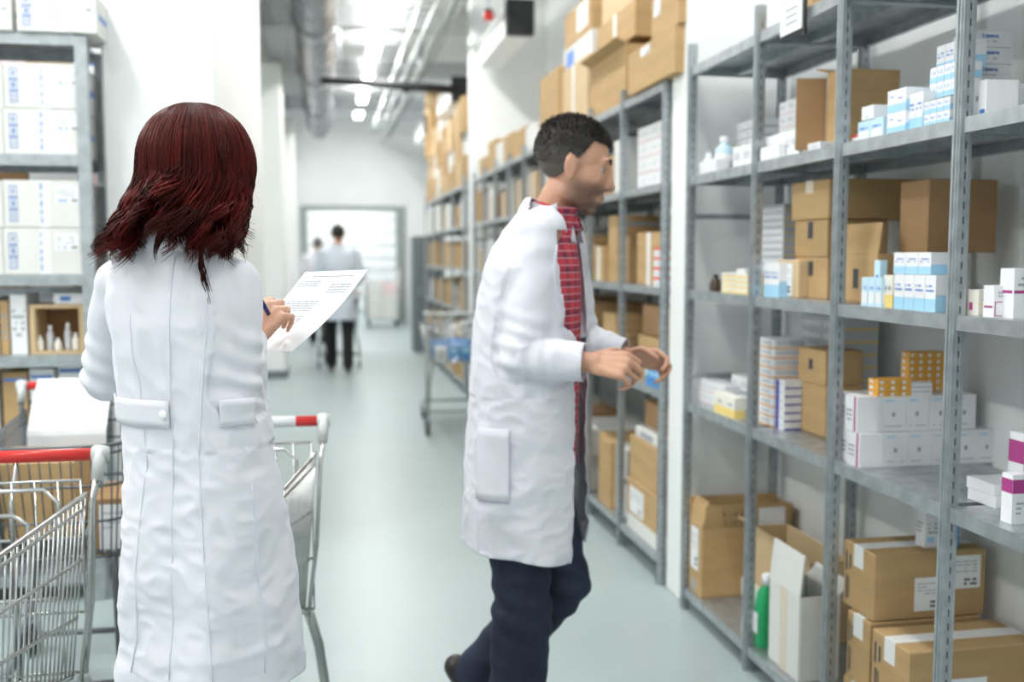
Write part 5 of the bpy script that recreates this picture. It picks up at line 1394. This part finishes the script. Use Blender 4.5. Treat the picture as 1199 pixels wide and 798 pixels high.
for (r_, z_) in [(.070,-.045),(.068,-.01),(.064,.022),(.069,.026),(.080,-.005),(.094,-.045)]:
    for i in range(n):
        a = -PI/2-2.5+5.0*i/(n-1); fr_ = (1+math.sin(a))/2; vs.append((cc.x+math.cos(a)*r_, cc.y-.012+math.sin(a)*r_, cc.z-.005+z_-.045*fr_))
cl.add(vs, [(k*n+i, k*n+i+1, (k+1)*n+i+1, (k+1)*n+i) for k in range(5) for i in range(n-1)])
o = cl.build('collar','coat_white',man,smooth=True); s_ = o.modifiers.new('s','SOLIDIFY'); s_.thickness = .003
strip(bv, 0, 0, .05, -.45, .80, .98, 12, 'pocket', 'coat_white', man, .005, 8)
# shirt
sb = MB(); sb.loft([(0,.018,.86,.145,.122),(0,.02,1.0,.143,.122),(0,.024,1.15,.145,.122),(0,.032,1.28,.146,.118),(0,.042,1.38,.142,.104),(0,.054,1.445,.10,.080),(0,.066,1.485,.068,.066),(0,.078,1.525,.062,.062)], 48, power=2.2)
finish(remesh(sb,.006,4),'shirt','red_plaid',man,disp=lambda p: .003*noise.noise(p*14), cut=lambda p: p.z>1.52)
sc = MB(); vs = []
for (r_, z_) in [(.060,-.03),(.060,.0),(.058,.02),(.062,.022),(.070,-.002),(.076,-.02)]:
    for i in range(n):
        a = -PI/2-2.85+5.7*i/(n-1); fr_ = (1+math.sin(a))/2; vs.append((cc.x+math.cos(a)*r_, cc.y-.004+math.sin(a)*r_, cc.z+.004+z_-.045*fr_))
sc.add(vs, [(k*n+i, k*n+i+1, (k+1)*n+i+1, (k+1)*n+i) for k in range(5) for i in range(n-1)])
o = sc.build('shirt_collar','red_plaid',man,smooth=True); s_ = o.modifiers.new('s','SOLIDIFY'); s_.thickness = .002
tb = MB(); tb.loft([(0,0,.84,.145,.112),(0,.005,.93,.148,.116),(0,.01,1.0,.140,.112)],40)
for q in 'LR': tb.cap(V(J['hip'+q])*.9+V((0,0,.05)), J['kn'+q], .084, .072, 24).cap(J['kn'+q], V(J['an'+q])+(V((0,0,-.01)) if q=='R' else V((0,0,0))), .076, .068, 24)
kR, kL = V(J['knR']), V(J['knL'])
def jd(p):
    d = .004*(1-2*abs(noise.noise(V((p.x*9,p.y*9,p.z*14)))))
    for k in (kR, kL): d += .005*math.exp(-((p-k).length/.11)**2)*math.sin(p.z*95+p.y*30)
    for k in (V(J['anR']),): d += .006*math.exp(-((p-k).length/.12)**2)*math.sin(p.z*80+p.x*20)
    return d
aL = V(J['anL']); kLd = (aL-kL).normalized()
finish(remesh(tb,.006,4),'jeans','jeans',man,disp=jd,cut=lambda p: p.z<.045 or ((p-aL).length<.12 and (p-aL).dot(kLd)>.01))
shoe(man, J['anR'], (0,1,0)); shoe(man, J['anL'], (0,.6,-.8))
# short hair: cap with cropped strands, greying at the temple
Ri = Hm.transposed(); hc = hp
def hairline(q):
    front = .060 if q.y > .05 else None
    if q.y > .035: return .068
    if q.y > -.015: return -.004+.072*min(1,(q.y+.015)/.05)**1.6
    return -.012-.045*min(1,(-q.y-.005)/.05)
rh = random.Random(4)
hm = MB(); hm.ell((0,-.015,.034),(.0772,.0955,.0875),None,128,96); me = hm.mesh('hair',['hair_dark','hair_grey'],True)
bm = bmesh.new(); bm.from_mesh(me)
bmesh.ops.delete(bm, geom=[f for f in bm.faces if f.calc_center_median().z < hairline(f.calc_center_median())], context='FACES')
for v in bm.verts: v.co += v.normal*.002*noise.noise(v.co*60)
bm.to_mesh(me); bm.free()
def greyness(p): return max(0, min(.85, (.045-p.z)/.045)) * (1 if p.y < .045 else .3)
me.materials.clear(); me.materials.append(M['hair_man'])
at = me.attributes.new('grey','FLOAT','POINT'); at.data.foreach_set('value', [greyness(v.co) for v in me.vertices])
for v in me.vertices: v.co = hc + Hm@v.co
ho = bpy.data.objects.new('hair', me); COL.objects.link(ho); ho.parent = man
st = MB(); rh = random.Random(9); gv = []
for k in range(6500):
    th = rh.uniform(0,2*PI); u = rh.uniform(-.5,1); ph = math.asin(u); dn = V((math.cos(ph)*math.cos(th), math.cos(ph)*math.sin(th), u))
    p = V((dn.x*.0775, dn.y*.097, dn.z*.0875))+V((0,-.015,.034))
    if p.z < hairline(p)-.003: continue
    top = p.z > .07; ln = rh.uniform(.007,.014) if top else rh.uniform(.003,.006)
    dirn = (dn*.4+V((0,.08 if p.y > 0 else -.1,0))+V((rh.gauss(0,.2),rh.gauss(0,.2),-.35 if not top else .1))).normalized()
    a = hc+Hm@p; e = hc+Hm@(p+dirn*ln); v0 = len(st.v); st.tube([a,(a+e)/2+Hm@(dn*.001),e],[.0007,.0006,.0003],3,cap=False)
    gv += [max(0,min(1,greyness(p)+rh.gauss(0,.15)))]*(len(st.v)-v0)
so = st.build('hair_strands',['hair_man'],ho)
at = so.data.attributes.new('grey','FLOAT','POINT'); at.data.foreach_set('value', gv)

# ---------------------------------------------------------------- people far down the aisle
def far_person(label, loc, psi, s, coat, trou, hairm, dyaw=0, arms=1):
    z = lambda v: v*s
    J = dict(pelvis=(0,0,z(.93)), chest=(0,0,z(1.30)), shL=V((z(-.19),0,z(1.43))), shR=V((z(.19),0,z(1.43))), neckb=V((0,0,z(1.45))), neckt=V((0,.01,z(1.56))), head=V((0,.02,z(1.655))), headR=Matrix.Rotation(dyaw,3,'Z'),
      elL=V((z(-.26),z(.02),z(1.17))), elR=V((z(.26),z(.02),z(1.17))), wrL=V((z(-.21),z(.24),z(1.06))), wrR=V((z(.21),z(.24),z(1.06))),
      hipL=V((z(-.09),0,z(.92))), hipR=V((z(.09),0,z(.92))), knL=V((z(-.10),z(.10),z(.50))), knR=V((z(.10),0,z(.50))), anL=V((z(-.10),z(.14),z(.085))), anR=V((z(.10),z(-.14),z(.10))),
      handL=(V((z(-.21),z(.25),z(1.06))), V((.2,1,-.1)), V((0,0,1)), 1, (.6,.6,.4), 1.0, 0, .5), handR=(V((z(.21),z(.25),z(1.06))), V((-.2,1,-.1)), V((0,0,1)), -1, (.6,.6,.4), 1.0, 0, .5))
    t = person(label, loc, -psi, J, .007, s)
    c = MB(); c.loft([(0,0,z(.62),z(.20),z(.15)),(0,0,z(.85),z(.19),z(.14)),(0,0,z(1.1),z(.175),z(.125)),(0,0,z(1.3),z(.19),z(.125)),(0,0,z(1.42),z(.17),z(.10)),(0,0,z(1.49),z(.08),z(.07)),(0,0,z(1.53),z(.066),z(.064))],40,power=2.2)
    for q in 'LR': c.cap(J['sh'+q],J['el'+q],.068*s,.062*s,16).cap(J['el'+q],J['wr'+q],.06*s,.046*s,16)
    cut = lambda p: p.z < z(.63)
    finish(remesh(c,.010,4),'lab_coat',coat,t,disp=cloth_disp(J,z(1.05),z(.62),.010,7),cut=cut,solid=.004)
    b = MB()
    for q in 'LR': b.cap(J['hip'+q],J['kn'+q],.095*s,.075*s,16).cap(J['kn'+q],J['an'+q],.075*s,.068*s,16)
    finish(remesh(b,.010,3),'trousers',trou,t,cut=lambda p: p.z < z(.06))
    shoe(t,J['anL'],(0,1,0),s); shoe(t,J['anR'],(0,1,0),s)
    h = MB(); h.ell(V(J['head'])+V((0,-.016,.032*s)),(.082*s,.099*s,.094*s),None,28,20); me = h.mesh('hair',[hairm],True)
    bm = bmesh.new(); bm.from_mesh(me); bmesh.ops.delete(bm,geom=[f for f in bm.faces if (f.calc_center_median()-V(J['head'])).z < (.05 if (f.calc_center_median()-V(J['head'])).y > .03 else -.045)],context='FACES'); bm.to_mesh(me); bm.free()
    o = bpy.data.objects.new('hair',me); COL.objects.link(o); o.parent = t
    return t
FM = at_depth(398, 435, 12.1); FM.z = 0
far_person('man with black hair in a pale coat pushing a cart down the aisle', FM, R2(2), 1.0, 'coat_pale', 'black_cloth', 'hair_dark')
F2 = at_depth(383, 400, 15.7); F2.z = 0
F2.x -= .12
far_person('person with brown hair in a white coat, mostly hidden behind the far man', F2, R2(0), .95, 'coat_white', 'black_cloth', 'hair_grey')
# ================================================================ light outside, camera, view
w = bpy.data.worlds.new('world'); scene.world = w; w.use_nodes = True
w.node_tree.nodes['Background'].inputs[0].default_value = (.9,.95,1,1); w.node_tree.nodes['Background'].inputs[1].default_value = .6
cd = bpy.data.cameras.new('camera'); cam = bpy.data.objects.new('camera', cd); COL.objects.link(cam); scene.camera = cam
cam.location = (0,0,EYE); cam.rotation_euler = (PI/2-PITCH, 0, -YAW)
cd.sensor_width = 36; cd.lens = 36*FPX/1199; cd.clip_start = .05; cd.clip_end = 100
cd.dof.use_dof = True; cd.dof.focus_distance = 1.85; cd.dof.aperture_fstop = 2.4
vs = scene.view_settings; vs.view_transform = 'Standard'; vs.look = 'None'; vs.gamma = 1; vs.use_curve_mapping = False; vs.exposure = EXPO
scene.cycles.use_denoising = True
scene.cycles.max_bounces = 8; scene.cycles.diffuse_bounces = 5
